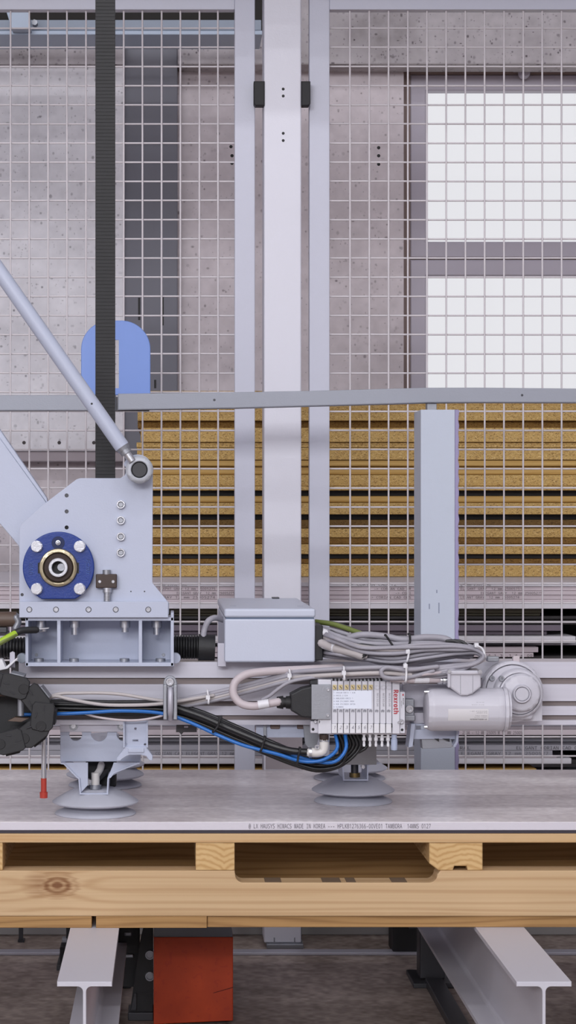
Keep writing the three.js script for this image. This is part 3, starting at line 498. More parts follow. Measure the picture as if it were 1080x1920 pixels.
// flanged bearing
{
  const d = 3.6, t = thing('flange_bearing', 'round blue cast bearing flange with four hex bolts on the carriage plate', 'bearing', V(109.5, 1126, d - 0.02));
  const cx = 109.5, cy = 1064, R = 67, o = arc(cx, cy, R, 118, 422, 60), th = 0.018;
  mesh('flange', plate(o, d - th, th - 0.0005, { b: 0.002, seg: 3, holes: [[cx, cy, 36]], cut: [] }), M.blueCast, t);
  mesh('hub_ring', latZ(cx, cy + 0.5, d - th, [[36.5, -0.012], [36.5, 0.002], [35, 0.006], [32, 0.0075], [29, 0.007], [27.5, 0.003], [27.5, -0.01]], 48), M.bearing, t);
  mesh('seal', latZ(cx, cy, d - th, [[17, -0.004], [17, 0.0035], [26, 0.0035], [27.8, 0.001]], 40), M.seal, t);
  const sh = mesh('sleeve', latZ(cx, cy, d - th, [[11.6, -0.008], [11.6, 0.0105], [12.4, 0.0115], [17, 0.0115], [18, 0.0105], [18, -0.004]], 40), M.zinc, t);
  mesh('bore', latZ(cx, cy, d - th, [[0.1, -0.006], [12, -0.006]], 24), M.black, sh);
  mesh('shaft_end', latZ(cx + 5.5, cy - 0.5, d - th, [[0.1, 0.0055], [7, 0.0055], [7.4, 0.004], [7.4, -0.006]], 24), M.zincDull, sh);
  for (const [px, py] of [[69, 1024.5], [149.5, 1024.5], [69, 1104], [149.5, 1104]]) { const b = mesh('hex_bolt', hex(px, py, 11, d - th - 0.0018, 0.009, 0.25), M.zinc, t); mesh('bolt_dome', latZ(px, py, d - th - 0.0108, [[0.1, 0.0008], [6, 0.0006], [8.8, 0]], 24), M.zinc, b); mesh('washer', latZ(px, py, d - th, [[0.1, 0.002], [10.8, 0.002], [11.3, 0]], 24), M.zinc, b); }
  mesh('grease_pocket', latZ(cx - 0.5, 1018, d - th, [[0.1, 0.0004], [12, 0.0004], [12.4, 0]], 24), std('#0d1d4c', 0.6), t);
  mesh('grease_nipple', latZ(cx - 0.5, 1017.5, d - th, [[0.1, 0.009], [2, 0.0085], [3, 0.006], [2.4, 0.004], [4.6, 0.003], [4.6, 0]], 16), M.zinc, t);
  for (const s of [-1, 1]) mesh('side_slot', plate([[cx + s * 33, 1055], [cx + s * 38.5, 1055], [cx + s * 38.5, 1075], [cx + s * 33, 1075]].map(([x, y]) => [x, y]), d - th - 0.0004, 0.001, { b: 0 }), M.black, t);
  const cast = (name, px, py, txt, a) => print(name, px - 28, py - 28, px + 28, py + 28, d - th - 0.0006, 224, 224, (c, w, h) => { c.clearRect(0, 0, w, h); c.translate(w / 2, h / 2); c.rotate(a); c.font = 'bold 40px sans-serif'; c.textAlign = 'center'; c.textBaseline = 'middle'; c.fillStyle = 'rgba(90,130,215,0.75)'; c.fillText(txt, 2, 2); c.fillStyle = 'rgba(10,32,96,0.8)'; c.fillText(txt, 0, 0); }, t);
  cast('cast_lettering', 58, 1066, 'UVIR', -Math.PI / 2); cast('cast_lettering', 165, 1062, 'FC207', Math.PI / 2);
}
// stop block beside the bearing
{
  const d = 3.585, t = thing('stop_block', 'small dark brown block with two dots and a threaded stem beside the blue bearing', 'block', V(199.5, 1127, d));
  mesh('block', box(179.5, 1076.5, 219, 1102.5, d, 0.015, 0.002), std('#3d2f2a', 0.55), t);
  for (const px of [187, 212]) mesh('pin', latZ(px, 1090.5, d, [[0.1, 0.001], [2.6, 0.0008], [3, 0]], 14), M.zinc, t);
  mesh('upper_stud', cylY(200, 1068.5, 1077, 7.6, d + 0.008, 18), M.zincDull, t);
  const st = mesh('threaded_stem', cylY(201, 1110, 1127.5, 6, d + 0.007), M.zincDull, t);
  mesh('lock_nut', nutY(201, 1102, 1111, 9, d + 0.007), M.zinc, st);
  for (let k = 0; k < 5; k++) mesh('thread_ring', cylY(201, 1112.5 + k * 3, 1114 + k * 3, 7, d + 0.007), M.zinc, st);
}
// strut with rod end
{
  const d = 3.555, t = thing('strut', 'slanting pale blue tubular strut with a steel rod end, rising to the left edge', 'strut', V(262, 905, d));
  const A = V(-240, 167, d), Bp = V(229, 838, d);
  mesh('tube', [rod(A, Bp, 14.2 * d / F, 14.2 * d / F, 28)], M.machine, t);
  const dir = Bp.clone().sub(A).normalize(), P = (m) => Bp.clone().addScaledVector(dir, m * d / F);
  mesh('collar', rod(P(-2), P(7), 13.6 * d / F, 12 * d / F, 28), M.zincDull, t);
  mesh('lock_nut', rod(P(7), P(15), 12.5 * d / F, 12.5 * d / F, 6), M.zincDull, t);
  mesh('stem', rod(P(14), P(33), 7.5 * d / F, 7.5 * d / F, 18), M.zinc, t);
  const e = mesh('rod_eye', latZ(261.5, 881, d + 0.009, [[15, -0.008], [15.5, 0.009], [17, 0.0105], [22, 0.0098], [25, 0.007], [26, 0.003], [26, -0.008]], 44), M.hub, t);
  mesh('eye_pin', latZ(261.5, 881, d + 0.009, [[0.1, 0.0075], [13.2, 0.0075], [14.4, 0.006], [15, 0.003], [15, -0.03]], 32), M.pinDark, t);
  mesh('weld_hole', latZ(172, 757, d - 14.2 * d / F, [[0.1, 0.0004], [2, 0.0004], [2.2, -0.002]], 12), M.black, t);
}
// slanting arm at the left edge
{
  const d = 3.64, t = thing('support_arm', 'broad slanting pale blue plate arm behind the carriage at the left edge', 'arm', V(-50, 1040, d));
  mesh('arm_plate', plate([[88, 944], [40, 1035], [34, 1022], [0, 982], [-220, 720], [-220, 495], [0, 822]], d, 0.012, { b: 0.001 }), M.machine, t);
  mesh('edge_strip', plate([[90, 946], [88, 934], [0, 806], [-220, 486], [-220, 497], [0, 822]], d + 0.0005, 0.03, { b: 0.001 }), M.machine, t);
}
// black ribbed belt
{
  const d = 3.76, t = thing('toothed_belt', 'black ribbed vertical belt running down behind the carriage plate', 'belt', V(197, 930, d));
  mesh('band', box(178.8, -60, 216, 930, d, 0.006, 0.0005), M.black, t);
  const ribs = []; for (let y = -58; y < 928; y += 6.6) ribs.push(box(179.6, y, 215.2, y + 3.6, d - 0.0009, 0.002, 0));
  const o = mesh('ribs', ribs, M.black, t); o.userData.kind = 'stuff';
}

// ---------------------------------------------------------------- terminal box
{
  const d = 3.6, t = thing('terminal_box', 'pale blue-grey terminal box with a separate lid, on top of the gantry beam', 'box', V(506, 1242, d + 0.25));
  mesh('body', wbox(X(421, d), X(591, d), Y(1242, d), Y(1160.5, d), -d - 0.5, -d, 0.004), M.box, t);
  mesh('gasket', wbox(X(423.5, d), X(589, d), Y(1161, d), Y(1157.5, d), -d - 0.495, -d - 0.0025), std('#5d6a80', 0.7), t);
  const l = mesh('lid', wbox(X(420.5, d), X(592, d), Y(1158, d), Y(1141, d), -d - 0.505, -d + 0.001, 0.005), M.box, t);
  for (const [px, z] of [[440, 0.1], [570, 0.1]]) mesh('lid_mark', wbox(X(px - 6, d), X(px + 6, d), Y(1140.8, d), Y(1140.5, d), -d - z - 0.004, -d - z), std('#9aa2b5', 0.6), l);
  mesh('lid_catch', wbox(X(535, d), X(550, d), Y(1141, d), Y(1138, d), -d - 0.49, -d - 0.46, 0.001), M.steelDark, l);
  mesh('gland_plate', wbox(X(591, d), X(606, d), Y(1239, d), Y(1173, d), -d - 0.2, -d - 0.006, 0.002), M.softBlack, t);
  mesh('corner_foot', box(408, 1206, 424, 1250, d + 0.03, 0.02, 0.001), M.aluDull, t);
}
// ---------------------------------------------------------------- hoses on top of the beam
function corrugated(a, b, r, pitch, n) { const out = [], A = V(...a), B = V(...b), L = A.distanceTo(B); const prof = [[r * 0.8, 0]]; for (let y = 0; y < L; y += pitch) prof.push([r * 0.86, y], [r, y + pitch * 0.25], [r, y + pitch * 0.65], [r * 0.86, y + pitch * 0.9]); prof.push([r * 0.8, L]); const g = new THREE.LatheGeometry(prof.map(([x, y]) => new THREE.Vector2(x, y)), n || 24); g.applyQuaternion(new THREE.Quaternion().setFromUnitVectors(new THREE.Vector3(0, 1, 0), B.clone().sub(A).normalize())); return g.translate(A.x, A.y, A.z); }
{
  const d = 3.68, t = thing('corrugated_hose', 'black corrugated hose between the carriage and the terminal box', 'hose', V(365, 1238, d));
  mesh('hose', corrugated([322, 1213, d], [390, 1213, d], 22.5 * d / F, 0.0052), M.blackHose, t);
  mesh('end_sleeve', rod([372, 1213.5, d], [403, 1214.5, d], 25 * d / F, 24 * d / F, 28), M.softBlack, t);
  tag(mesh('corrugated_hose', corrugated([-60, 1216, d], [48, 1214, d], 20 * d / F, 0.0062), M.blackHose), 'black corrugated hose entering from the left edge, behind the carriage housing', 'hose');
  tag(mesh('cable_loop', tube([[381, 1198, d - 0.01], [383, 1182, d], [391, 1164, d], [402, 1158.5, d + 0.01], [418, 1162, d + 0.03]], 5.6 * d / F, { rad: 10 }), M.greyCable), 'short thick grey cable arching from the black hose into the terminal box', 'cable');
  const b = thing('pneumatic_cylinder', 'brown cylinder with a metal fitting at the left edge, beside the screw bar', 'cylinder', V(5, 1176, 3.66));
  mesh('barrel', rod([-60, 1161, 3.66], [31, 1161, 3.66], 0.0145, 0.0145, 24), M.brown, b); mesh('end_cap', rod([28, 1160, 3.66], [36, 1162, 3.66], 0.0125, 0.009, 20), M.zincDull, b); mesh('elbow', tube([[30, 1158, 3.65], [34, 1166, 3.65], [29, 1178, 3.65]], 0.0065), M.zincDull, b);
  mesh('port_block', box(-10, 1175, 14, 1188, 3.66, 0.02, 0.003), M.steelDark, b);
  const g = thing('earth_cable', 'green and yellow earth cable with black sleeve bolted into the carriage housing', 'cable', V(40, 1190, 3.58));
  mesh('cable', tube([[-40, 1228, 3.55], [-5, 1207, 3.555], [14, 1196, 3.56], [30, 1187, 3.57]], 6.3 * 3.57 / F, { rad: 12 }), M.earthCable, g);
  mesh('green_stripe', tube([[-40, 1229.5, 3.5475], [-5, 1208.5, 3.5525], [14, 1197.5, 3.5575], [29, 1189, 3.567]], 0.0046, { rad: 8 }), M.greenCable, g);
  mesh('sleeve', tube([[28, 1188, 3.57], [38, 1183, 3.572], [52, 1181.5, 3.578], [68, 1181, 3.585]], 6.6 * 3.57 / F, { rad: 12 }), M.softBlack, g);
  mesh('lug', [plate([[66, 1178], [92, 1176.5], [92, 1179], [74, 1181], [70, 1186], [66, 1186]], 3.585, 0.014), cylY(82, 1179, 1184, 7, 3.62, 18)], M.zinc, g);
}
// ---------------------------------------------------------------- cables
M.steelGrey = std('#77757c', 0.5);
const cableLabel = 'grey sheathed control cable in the strapped loom between terminal box and motor';
function cable(pts, r, m, label, group, name = 'control_cable') { return tag(mesh(name, tube(pts, r, { rad: 8 }), m), label, 'cable', group); }
{
  const r = rng(808), G = 'grey cables of the strapped loom', j = (a) => (r() - 0.5) * a;
  for (let k = 0; k < 11; k++) {       // long loops out to the right and back underneath
    const q = k / 10, dd = 3.575 + j(0.06), dp = () => dd + j(0.012), R = (3.1 + r() * 1.8) / 1000;
    cable([[600, 1178 + 5 * k, 3.64], [632, 1190 + 4.2 * k + j(6), dp()], [676, 1208 + 2.6 * k + j(8), dp()], [735, 1209 + 3.6 * k + j(5), dp() - 0.01], [800, 1206 + 3.1 * k + j(4), dp() - 0.01], [862, 1208 + 2.1 * k + j(5), dp()], [895, 1217 + 0.9 * k + j(4), dd], [908 - q * 6, 1231 + j(3), dd - 0.012], [892, 1243 + j(3), dd - 0.03], [845, 1249 + 1.6 * k + j(2), 3.54 + j(0.02)], [795, 1254 + 1.7 * k, 3.535 + j(0.02)], [757, 1255 + 2.5 * k, 3.53 + j(0.02)]], R, k === 3 ? M.paleCable : k === 6 ? M.pinkCable : k === 8 ? M.steelGrey : M.greyCable, cableLabel, G);
  }
  for (let k = 0; k < 6; k++) {       // straight runs from the straps back past the valve block
    const y = 1250 + 5.2 * k, dd = 3.525 + (k % 2) * 0.014;
    if (k < 4) cable([[770, y + 5, dd], [720, y + 1.5, dd], [645, y + 4, dd + 0.012], [590, y + 7, dd + 0.03], [543, 1262 + 5 * k, 3.58], [470, 1282 + 4.5 * k, 3.6], [393, 1301 + 4.6 * k, 3.605], [338, 1312 + 4 * k, 3.61], [318, 1313 + 3 * k, 3.61]], 0.0042, k === 2 ? M.paleCable : M.greyCable, 'grey cable running from the loom to the pipe clamp under the terminal box', 'grey cables from loom to clamp');
  }
  for (let k = 0; k < 5; k++) cable([[602, 1190 + 8 * k, 3.66 + j(0.03)], [650, 1214 + 5 * k, 3.63], [700, 1226 + 3 * k, 3.6], [745, 1222 + 4 * k, 3.6], [790, 1218 + 3 * k, 3.6], [845, 1213 + 3 * k + j(4), 3.6], [885, 1222 + 2 * k, 3.59]], 0.0036 + r() * 0.001, M.greyCable, cableLabel, G);
  for (let k = 0; k < 5; k++) cable([[602, 1176 + 9 * k, 3.70], [640, 1186 + 8 * k, 3.68], [690, 1200 + 7 * k, 3.66 + j(0.02)], [760, 1204 + 7 * k, 3.65], [830, 1206 + 6 * k, 3.65], [880, 1216 + 4 * k, 3.63]], 0.0042, k % 2 ? M.steelGrey : M.greyCable, cableLabel, G);
  cable([[593, 1166, 3.72], [622, 1170, 3.7], [652, 1179, 3.68], [685, 1190, 3.66], [715, 1194, 3.66]], 0.005, M.greenCable, 'olive green cable leaving the top of the terminal box beside the black one', null);
  cable([[592, 1165, 3.76], [630, 1170, 3.75], [662, 1181, 3.73], [690, 1193, 3.7], [740, 1196, 3.68], [800, 1200, 3.66]], 0.0042, M.darkCable, 'black cable leaving the top of the terminal box behind the olive green one', null);
  cable([[620, 1184, 3.61], [660, 1203, 3.59], [692, 1211, 3.58], [735, 1217, 3.57], [765, 1214, 3.57]], 0.0036, M.darkCable, 'thin dark cable lying across the grey loom near the terminal box', null);
  cable([[655, 1195, 3.6], [680, 1190, 3.59], [720, 1193, 3.59], [755, 1199, 3.585], [800, 1195, 3.585], [838, 1199, 3.585], [850, 1208, 3.58]], 0.0062, M.greyCable, 'thick grey cable lying on top of the loom, with black ties', null);
  cable([[838, 1202, 3.575], [853, 1202, 3.57], [864, 1208, 3.57], [872, 1216, 3.575]], 0.0032, M.darkCable, 'short black cable curl on the right part of the loom', null);
  cable([[851, 1201, 3.578], [866, 1203, 3.574], [878, 1212, 3.574], [890, 1218, 3.58]], 0.003, M.darkCable, 'second short black cable curl, nearer the loom end', null);
  // fat white-labelled lead
  const f = thing('sleeved_lead', 'fat pale sleeved lead with a white label beside the terminal box', 'cable', V(640, 1228, 3.58));
  mesh('lead', tube([[603, 1206, 3.6], [630, 1216, 3.575], [655, 1222, 3.565], [678, 1230, 3.565]], 0.0082, { rad: 12 }), M.paleCable, f); mesh('taper', rod([674, 1229, 3.565], [688, 1231, 3.566], 0.008, 0.004), M.paleCable, f);
  mesh('white_label', rod([607, 1208, 3.598], [629, 1215.5, 3.5755], 0.0087, 0.0087, 14), M.white, f); mesh('black_tie', rod([679, 1227, 3.565], [682, 1232, 3.565], 0.0078, 0.0078, 14), M.black, f);
  const f2 = thing('sleeved_lead', 'pale sleeved lead with a wrinkled white wrap, above the fat white-labelled lead', 'cable', V(640, 1205, 3.6));
  mesh('lead', tube([[603, 1184, 3.62], [630, 1196, 3.6], [655, 1208, 3.585], [676, 1222, 3.58]], 0.006, { rad: 12 }), M.pinkCable, f2); mesh('white_wrap', tube([[604, 1184.5, 3.617], [617, 1190, 3.605], [630, 1196, 3.597]], 0.0074, { rad: 10 }), M.white, f2);
  // thick U-bend into the valve connector
  cable([[640, 1252, 3.6], [560, 1256, 3.59], [490, 1260, 3.575], [458, 1266, 3.568], [440, 1281, 3.565], [438, 1302, 3.563], [452, 1319, 3.56], [475, 1324, 3.558], [500, 1320, 3.557], [522, 1316, 3.557]], 0.0078, M.pinkCable, 'thick pinkish grey cable bent in a U into the black valve connector', null);
  mesh('dummy', rod([484, 1322, 3.55], [504, 1318.5, 3.549], 0.0082, 0.0082, 12), M.white).name = 'cable_label'; tag(scene.children[scene.children.length - 1], 'white paper sleeve on the thick U-bent cable', 'label');
  cable([[645, 1268, 3.55], [590, 1270, 3.555], [543, 1279, 3.555], [520, 1293, 3.56], [505, 1305, 3.565], [492, 1312, 3.57]], 0.0034, M.greyCable, 'thin grey cable dropping from the loom to the thick U-bent cable', null);
  cable([[812, 1258, 3.53], [775, 1268, 3.525], [735, 1272, 3.52], [718, 1268, 3.518], [715, 1258, 3.518], [722, 1252, 3.518], [760, 1256, 3.52], [820, 1250, 3.53]], 0.0042, M.greyCable, 'grey cable end doubled back in a small loop above the valve block', null);
  // motor lead
  const ml = thing('motor_lead', 'grey motor cable with a white label running into the junction box', 'cable', V(800, 1282, 3.545));
  mesh('lead', tube([[735, 1273, 3.53], [765, 1275, 3.532], [800, 1274.5, 3.54], [822, 1274.5, 3.545]], 0.0058, { rad: 12 }), M.pinkCable, ml); mesh('white_label', rod([776, 1274.8, 3.533], [803, 1274.5, 3.5405], 0.0063, 0.0063, 14), M.white, ml);
  // beam-side cables from the chain to the clamp
  const GP = 'pale cables';
  cable([[60, 1330, 3.6], [103, 1303, 3.59], [150, 1299.5, 3.59], [220, 1301, 3.59], [290, 1312, 3.592], [332, 1316, 3.6], [400, 1306, 3.605]], 0.0032, M.paleCable, 'upper pale cable along the beam between energy chain and clamp', null);
  cable([[60, 1335, 3.6], [100, 1306, 3.586], [130, 1311, 3.583], [190, 1321, 3.58], [260, 1322, 3.58], [306, 1319, 3.585], [345, 1313, 3.59], [400, 1304, 3.6]], 0.0034, M.paleCable, 'pale cable sagging over the black hoses between energy chain and clamp', null);
  cable([[150, 1335, 3.6], [180, 1344, 3.585], [225, 1350, 3.582], [262, 1350, 3.582], [300, 1343, 3.585], [312, 1338, 3.59]], 0.0022, M.pinkCable, 'thin pale cable hanging below the blue hose, left of the clamp', null);
}
// ---------------------------------------------------------------- air hoses
{
  const hose = (k, blue, label, group) => {
    const row = Math.floor(k / 4), c = k % 4, dd = 3.6 + row * 0.0082, o = c * 7 + (row % 2) * 3.5;
    const end = 621 + k * 6.6, p = [[-30, 1314 + o, dd + 0.02], [60, 1314 + o, dd + 0.01], [110, 1314 + o, dd], [200, 1316 + o, dd], [318, 1318 + o, dd], [372, 1332 + o * 1.1, dd - 0.002], [440, 1360 + o * 1.14, dd - 0.01], [510, 1391 + o * 1.12, dd - 0.02], [560, 1411 + o * 1.06, dd - 0.025], [600, 1421 + o, dd - 0.028], [632 + c * 3 + row, 1417 + o * 0.7, dd - 0.028], [end + 9, 1398, dd - 0.03], [end, 1374, dd - 0.032]];
    return tag(mesh('air_hose', tube(p, blue ? 0.0034 : 0.0033, { rad: 8 }), blue ? M.blueHose : M.blackHose), label, 'hose', group);
  };
  for (const k of [1, 2, 4, 5, 6, 7, 8, 9]) hose(k, false, 'black air hose of the bundle sagging from the energy chain to the valve block', 'black air hoses to the valve block');
  hose(3, false, 'black air hose of the bundle sagging from the energy chain to the valve block', 'black air hoses to the valve block');
  const bl = (p, label) => tag(mesh('air_hose', tube(p, 0.0034, { rad: 8 }), M.blueHose), label, 'hose');
  bl([[40, 1340, 3.6], [100, 1339, 3.586], [160, 1336.5, 3.58], [230, 1333, 3.58], [306, 1338, 3.585], [350, 1352, 3.58], [410, 1379, 3.562], [455, 1397, 3.555], [520, 1414, 3.55], [570, 1428, 3.55], [608, 1424, 3.545], [632, 1404, 3.55], [628, 1374, 3.565]], 'blue air hose lowest in the bundle, ending at the first valve port');
  bl([[318, 1330, 3.62], [372, 1345, 3.61], [440, 1374, 3.60], [520, 1405, 3.585], [580, 1425, 3.565], [628, 1428, 3.55], [648, 1406, 3.55], [647, 1374, 3.565]], 'blue air hose partly hidden in the bundle, ending at the third valve port');
  // supply hose with elbow fitting
  const s = thing('supply_elbow', 'white push-in elbow fitting with thick black supply hose below the valve block', 'fitting', V(595, 1420, 3.55));
  mesh('supply_hose', tube([[318, 1324, 3.6], [372, 1341, 3.59], [440, 1370, 3.572], [510, 1398, 3.558], [548, 1408, 3.552], [582, 1410.5, 3.55]], 0.0064, { rad: 12 }), M.blackHose, s);
  mesh('elbow_body', [tube([[581, 1411, 3.55], [597, 1411, 3.55], [605, 1408, 3.55], [607.5, 1398, 3.55], [607.5, 1386, 3.55]], 0.0088, { rad: 14 })], M.ivory, s);
  mesh('collar', rod([579, 1411, 3.55], [584, 1411, 3.55], 0.0102, 0.0102, 20), M.zinc, s); mesh('thread_socket', rod([607.5, 1388, 3.55], [607.5, 1377.6, 3.55], 0.0088, 0.0088, 16), M.seal, s); mesh('ring', latZ(594.5, 1400.5, 3.54, [[2.2, 0], [2.4, 0.002], [4.2, 0.002], [4.6, 0]], 18), M.zinc, s);
  mesh('upper_ring', rod([607.5, 1390, 3.55], [607.5, 1387.5, 3.55], 0.0095, 0.0095, 20), M.zinc, s);
}
// ---------------------------------------------------------------- straps and clamp
{
  const tie = (pts, d, mat, label, head) => { const t = thing('cable_tie', label, 'cable tie', V(pts[0][0], pts[pts.length - 1][1], d)); const P = pts.map(([x, y]) => V(x, y, d)); mesh('strap', tube([P[0].clone().add(new THREE.Vector3(0, 0, -0.02)), ...P, P[P.length - 1].clone().add(new THREE.Vector3(0, 0, -0.02))], 0.0021, { rad: 6 }), mat, t); if (head) mesh('head', box(head[0] - 4, head[1] - 4, head[0] + 4, head[1] + 4, d - 0.002, 0.008, 0.001), mat, t); return t; };
  tie([[766, 1219], [766, 1228], [763, 1240]], 3.548, M.white, 'white cable tie on the upper part of the loom, above the valve block', [765, 1222]);
  tie([[761, 1246], [762, 1260], [761, 1277]], 3.512, M.white, 'white cable tie on the lower part of the loom, above the red lettering', [760.5, 1249]);
  tie([[893, 1210], [904, 1216], [910, 1232]], 3.548, M.white, 'white cable tie at the right-hand end of the loom', [894, 1210]);
  tie([[543, 1257], [544, 1266], [542, 1277]], 3.566, M.white, 'white cable tie on the grey cables under the terminal box', [543, 1267]);
  tie([[645, 1252], [645, 1262], [646, 1274]], 3.51, M.white, 'white cable tie on the grey cables above the valve block label', [645, 1262]);
  tie([[389, 1296], [391, 1308], [391, 1318]], 3.585, M.white, 'white cable tie on the grey cables right of the pipe clamp', [390, 1308]);
  tie([[724, 1192], [730, 1201], [738, 1213]], 3.558, M.black, 'black cable tie across the top of the loom near the terminal box', null);
  tie([[768, 1190], [769, 1200], [768, 1207]], 3.566, M.black, 'black cable tie round the thick grey cable above the loom', null);
  tie([[414, 1345], [408, 1362], [400, 1372]], 3.556, M.black, 'black cable tie round the air hoses, nearer the pipe clamp', [413, 1347]);
  tie([[497, 1383], [493, 1396], [489, 1408]], 3.538, M.black, 'black cable tie round the air hoses, middle of the sag', null);
  tie([[563, 1404], [559, 1420], [558, 1432]], 3.525, M.black, 'black cable tie round the air hoses, close to the elbow fitting', null);
  const d = 3.555, t = thing('pipe_clamp', 'grey metal clamp with a bolt holding the cables to the beam', 'clamp', V(319, 1352, d));
  mesh('side_bar', box(306, 1284, 313.5, 1350, d + 0.004, 0.09, 0.002), M.zincDull, t); mesh('side_bar', box(325, 1284, 332.5, 1350, d + 0.004, 0.09, 0.002), M.zincDull, t);
  mesh('saddle', tube([[319.5, 1283, d + 0.02], [319.5, 1298, d + 0.004], [319.5, 1316, d], [319.5, 1334, d + 0.004], [319.5, 1348, d + 0.02]], 5.4 * d / F, { rad: 12 }), M.aluDull, t);
  mesh('head_plate', plate([[307, 1290], [307, 1279], ...arc(319, 1279, 12, 180, 360, 10), [332, 1290]], d + 0.008, 0.008), M.zincDull, t);
  mesh('bolt', screw(318.5, 1278, 8, d + 0.008, 0.006), M.zinc, t);
}
// ---------------------------------------------------------------- valve block
{
  const d = 3.545, t = thing('valve_block', 'pale grey pneumatic valve block with ten valves, white buttons and red lettering', 'valve block', V(673, 1376, d));
  mesh('base_rail', box(596, 1273, 750, 1377, d + 0.008, 0.05, 0.0015), M.valve, t);
  mesh('left_body', box(596.5, 1274, 621.5, 1376, d, 0.04, 0.0015), M.valve, t);
  const cp = mesh('cover_plate', box(584, 1283.5, 620, 1349, d - 0.006, 0.006, 0.0008), M.zincDull, t);
  for (const [x, y] of [[615, 1293], [614.5, 1341]]) mesh('screw', screw(x, y, 3, d - 0.006, 0.0025), M.zinc, cp);
  mesh('connector', plate([[588, 1286], [590, 1347], [566, 1345], [546, 1333], [545, 1302], [566, 1291]], d, 0.04, { b: 0.003, seg: 2 }), M.softBlack, t);
  mesh('gland', [rod([547, 1317, d + 0.018], [536, 1317, d + 0.018], 0.0125, 0.0115, 8), rod([537, 1317, d + 0.018], [530, 1317, d + 0.018], 0.0095, 0.0095, 14), rod([531, 1317, d + 0.018], [519, 1317, d + 0.018], 0.0125, 0.0105, 8)], M.black, t);
  mesh('top_lug', box(581, 1273, 598, 1284, d + 0.02, 0.02, 0.002), M.steelDark, t);
  const lug = mesh('left_lug', box(582, 1352, 597, 1375, d + 0.006, 0.02, 0.002), M.silver, t);
  mesh('lug_hole', latZ(587, 1367.5, d + 0.006, [[0.1, 0.0004], [2.6, 0.0004], [2.8, 0]], 14), M.black, lug); for (const x of [591, 597]) mesh('screw', screw(x, 1353, 3, d + 0.004, 0.004), M.zinc, lug);
  const rf = mesh('right_flange', box(749, 1297, 759.5, 1375, d + 0.006, 0.03, 0.0015), M.valve, t);
  mesh('lug_hole', latZ(754, 1368.5, d + 0.006, [[0.1, 0.0004], [2.4, 0.0004], [2.6, 0]], 14), M.black, rf); mesh('screw', screw(752.5, 1353, 4.4, d + 0.004, 0.004), M.zinc, rf); mesh('screw', screw(747.5, 1354, 2.6, d, 0.004), M.zinc, rf);
  const rp = mesh('right_body', box(735.5, 1274, 749.5, 1376, d, 0.04, 0.0015), M.valve, t);
  print('lettering', 736.5, 1292, 749, 1340, d - 0.0008, 96, 380, (c, w, h) => { c.clearRect(0, 0, w, h); c.translate(w / 2, h / 2); c.rotate(Math.PI / 2); c.fillStyle = '#b01c2e'; c.font = 'bold 92px sans-serif'; c.textAlign = 'center'; c.textBaseline = 'middle'; const m = c.measureText('Rexroth').width; c.scale(h * 0.98 / m, 1.05); c.fillText('Rexroth', 0, 2); }, rp);
  print('fine_print', 750.5, 1300, 759, 1348, d + 0.0052, 64, 320, (c, w, h) => { c.clearRect(0, 0, w, h); c.fillStyle = '#b01c2e'; c.fillRect(30, 8, 18, 22); c.translate(w / 2, h / 2); c.rotate(Math.PI / 2); c.fillStyle = '#3a3a40'; c.font = 'bold 22px sans-serif'; c.textAlign = 'center'; c.fillText('Rexroth', -60, -6); c.font = '17px sans-serif'; c.fillText('R412 004 21', -20, 20); }, rf);
  for (let k = 0; k < 14; k++) mesh('pin', box(624 + k * 6.9, 1272, 627.2 + k * 6.9, 1277.5, d + 0.003, 0.02, 0.0005), M.black, t);
  const p = 11.32;
  for (let k = 0; k < 10; k++) {
    const a = 622.2 + k * p, b = a + p - 0.9, m = mesh('valve', box(a, 1277, b, 1357, d, 0.03, 0.0012), M.valve, t);
    if (k < 7) { mesh('manual_knob', box(a + 1.6, 1284, b - 1.4, 1293, d - 0.0025, 0.003, 0.0008), std('#cbb98c', 0.5), m); mesh('knob_slot', plate([[a + 3, 1286.4], [a + 4.2, 1285.6], [b - 2.6, 1291], [b - 3.8, 1291.8]], d - 0.0028, 0.0005, { b: 0 }), std('#5e5238', 0.6), m); }
    else mesh('manual_knob', latZ((a + b) / 2, 1288.5, d, [[0.1, 0.001], [2.6, 0.001], [3, 0.0022], [4.4, 0.0022], [4.8, 0]], 20), M.valve, m);
    const bt = mesh('button', box(a - 0.2, 1357.5, b - 0.6, 1375, d - 0.004, 0.02, 0.001), M.white, m);
    if (k < 7) print('number', a + 1, 1358.5, b - 1.5, 1369, d - 0.0046, 48, 56, (c, w, h) => { c.clearRect(0, 0, w, h); c.fillStyle = 'rgba(80,78,100,0.85)'; c.font = 'italic 44px sans-serif'; c.textAlign = 'center'; c.textBaseline = 'middle'; c.fillText(String(k + 1), w / 2, h / 2); }, bt);
    mesh('button_gap', box(b - 0.6, 1357, b + 1.0, 1364, d - 0.001, 0.01, 0), M.black, m);
  }
  print('label_card', 624.5, 1295, 697, 1329, d - 0.0012, 580, 272, (c, w, h) => { c.fillStyle = '#dfe3f0'; c.fillRect(0, 0, w, h); c.fillStyle = '#4c5068'; c.font = '27px monospace'; ['1 VAKUUM KREIS 1 EIN', '2 KREIS 2 EIN', '3 ABBLASEN KREIS 1', '4 HUB ZYLINDER OBEN', '5 HUB ZYLINDER UNTEN', '6 KLEMMEN'].forEach((s, i) => c.fillText(s, 8, 40 + i * 43)); }, t, { opaque: true, rough: 0.6 });
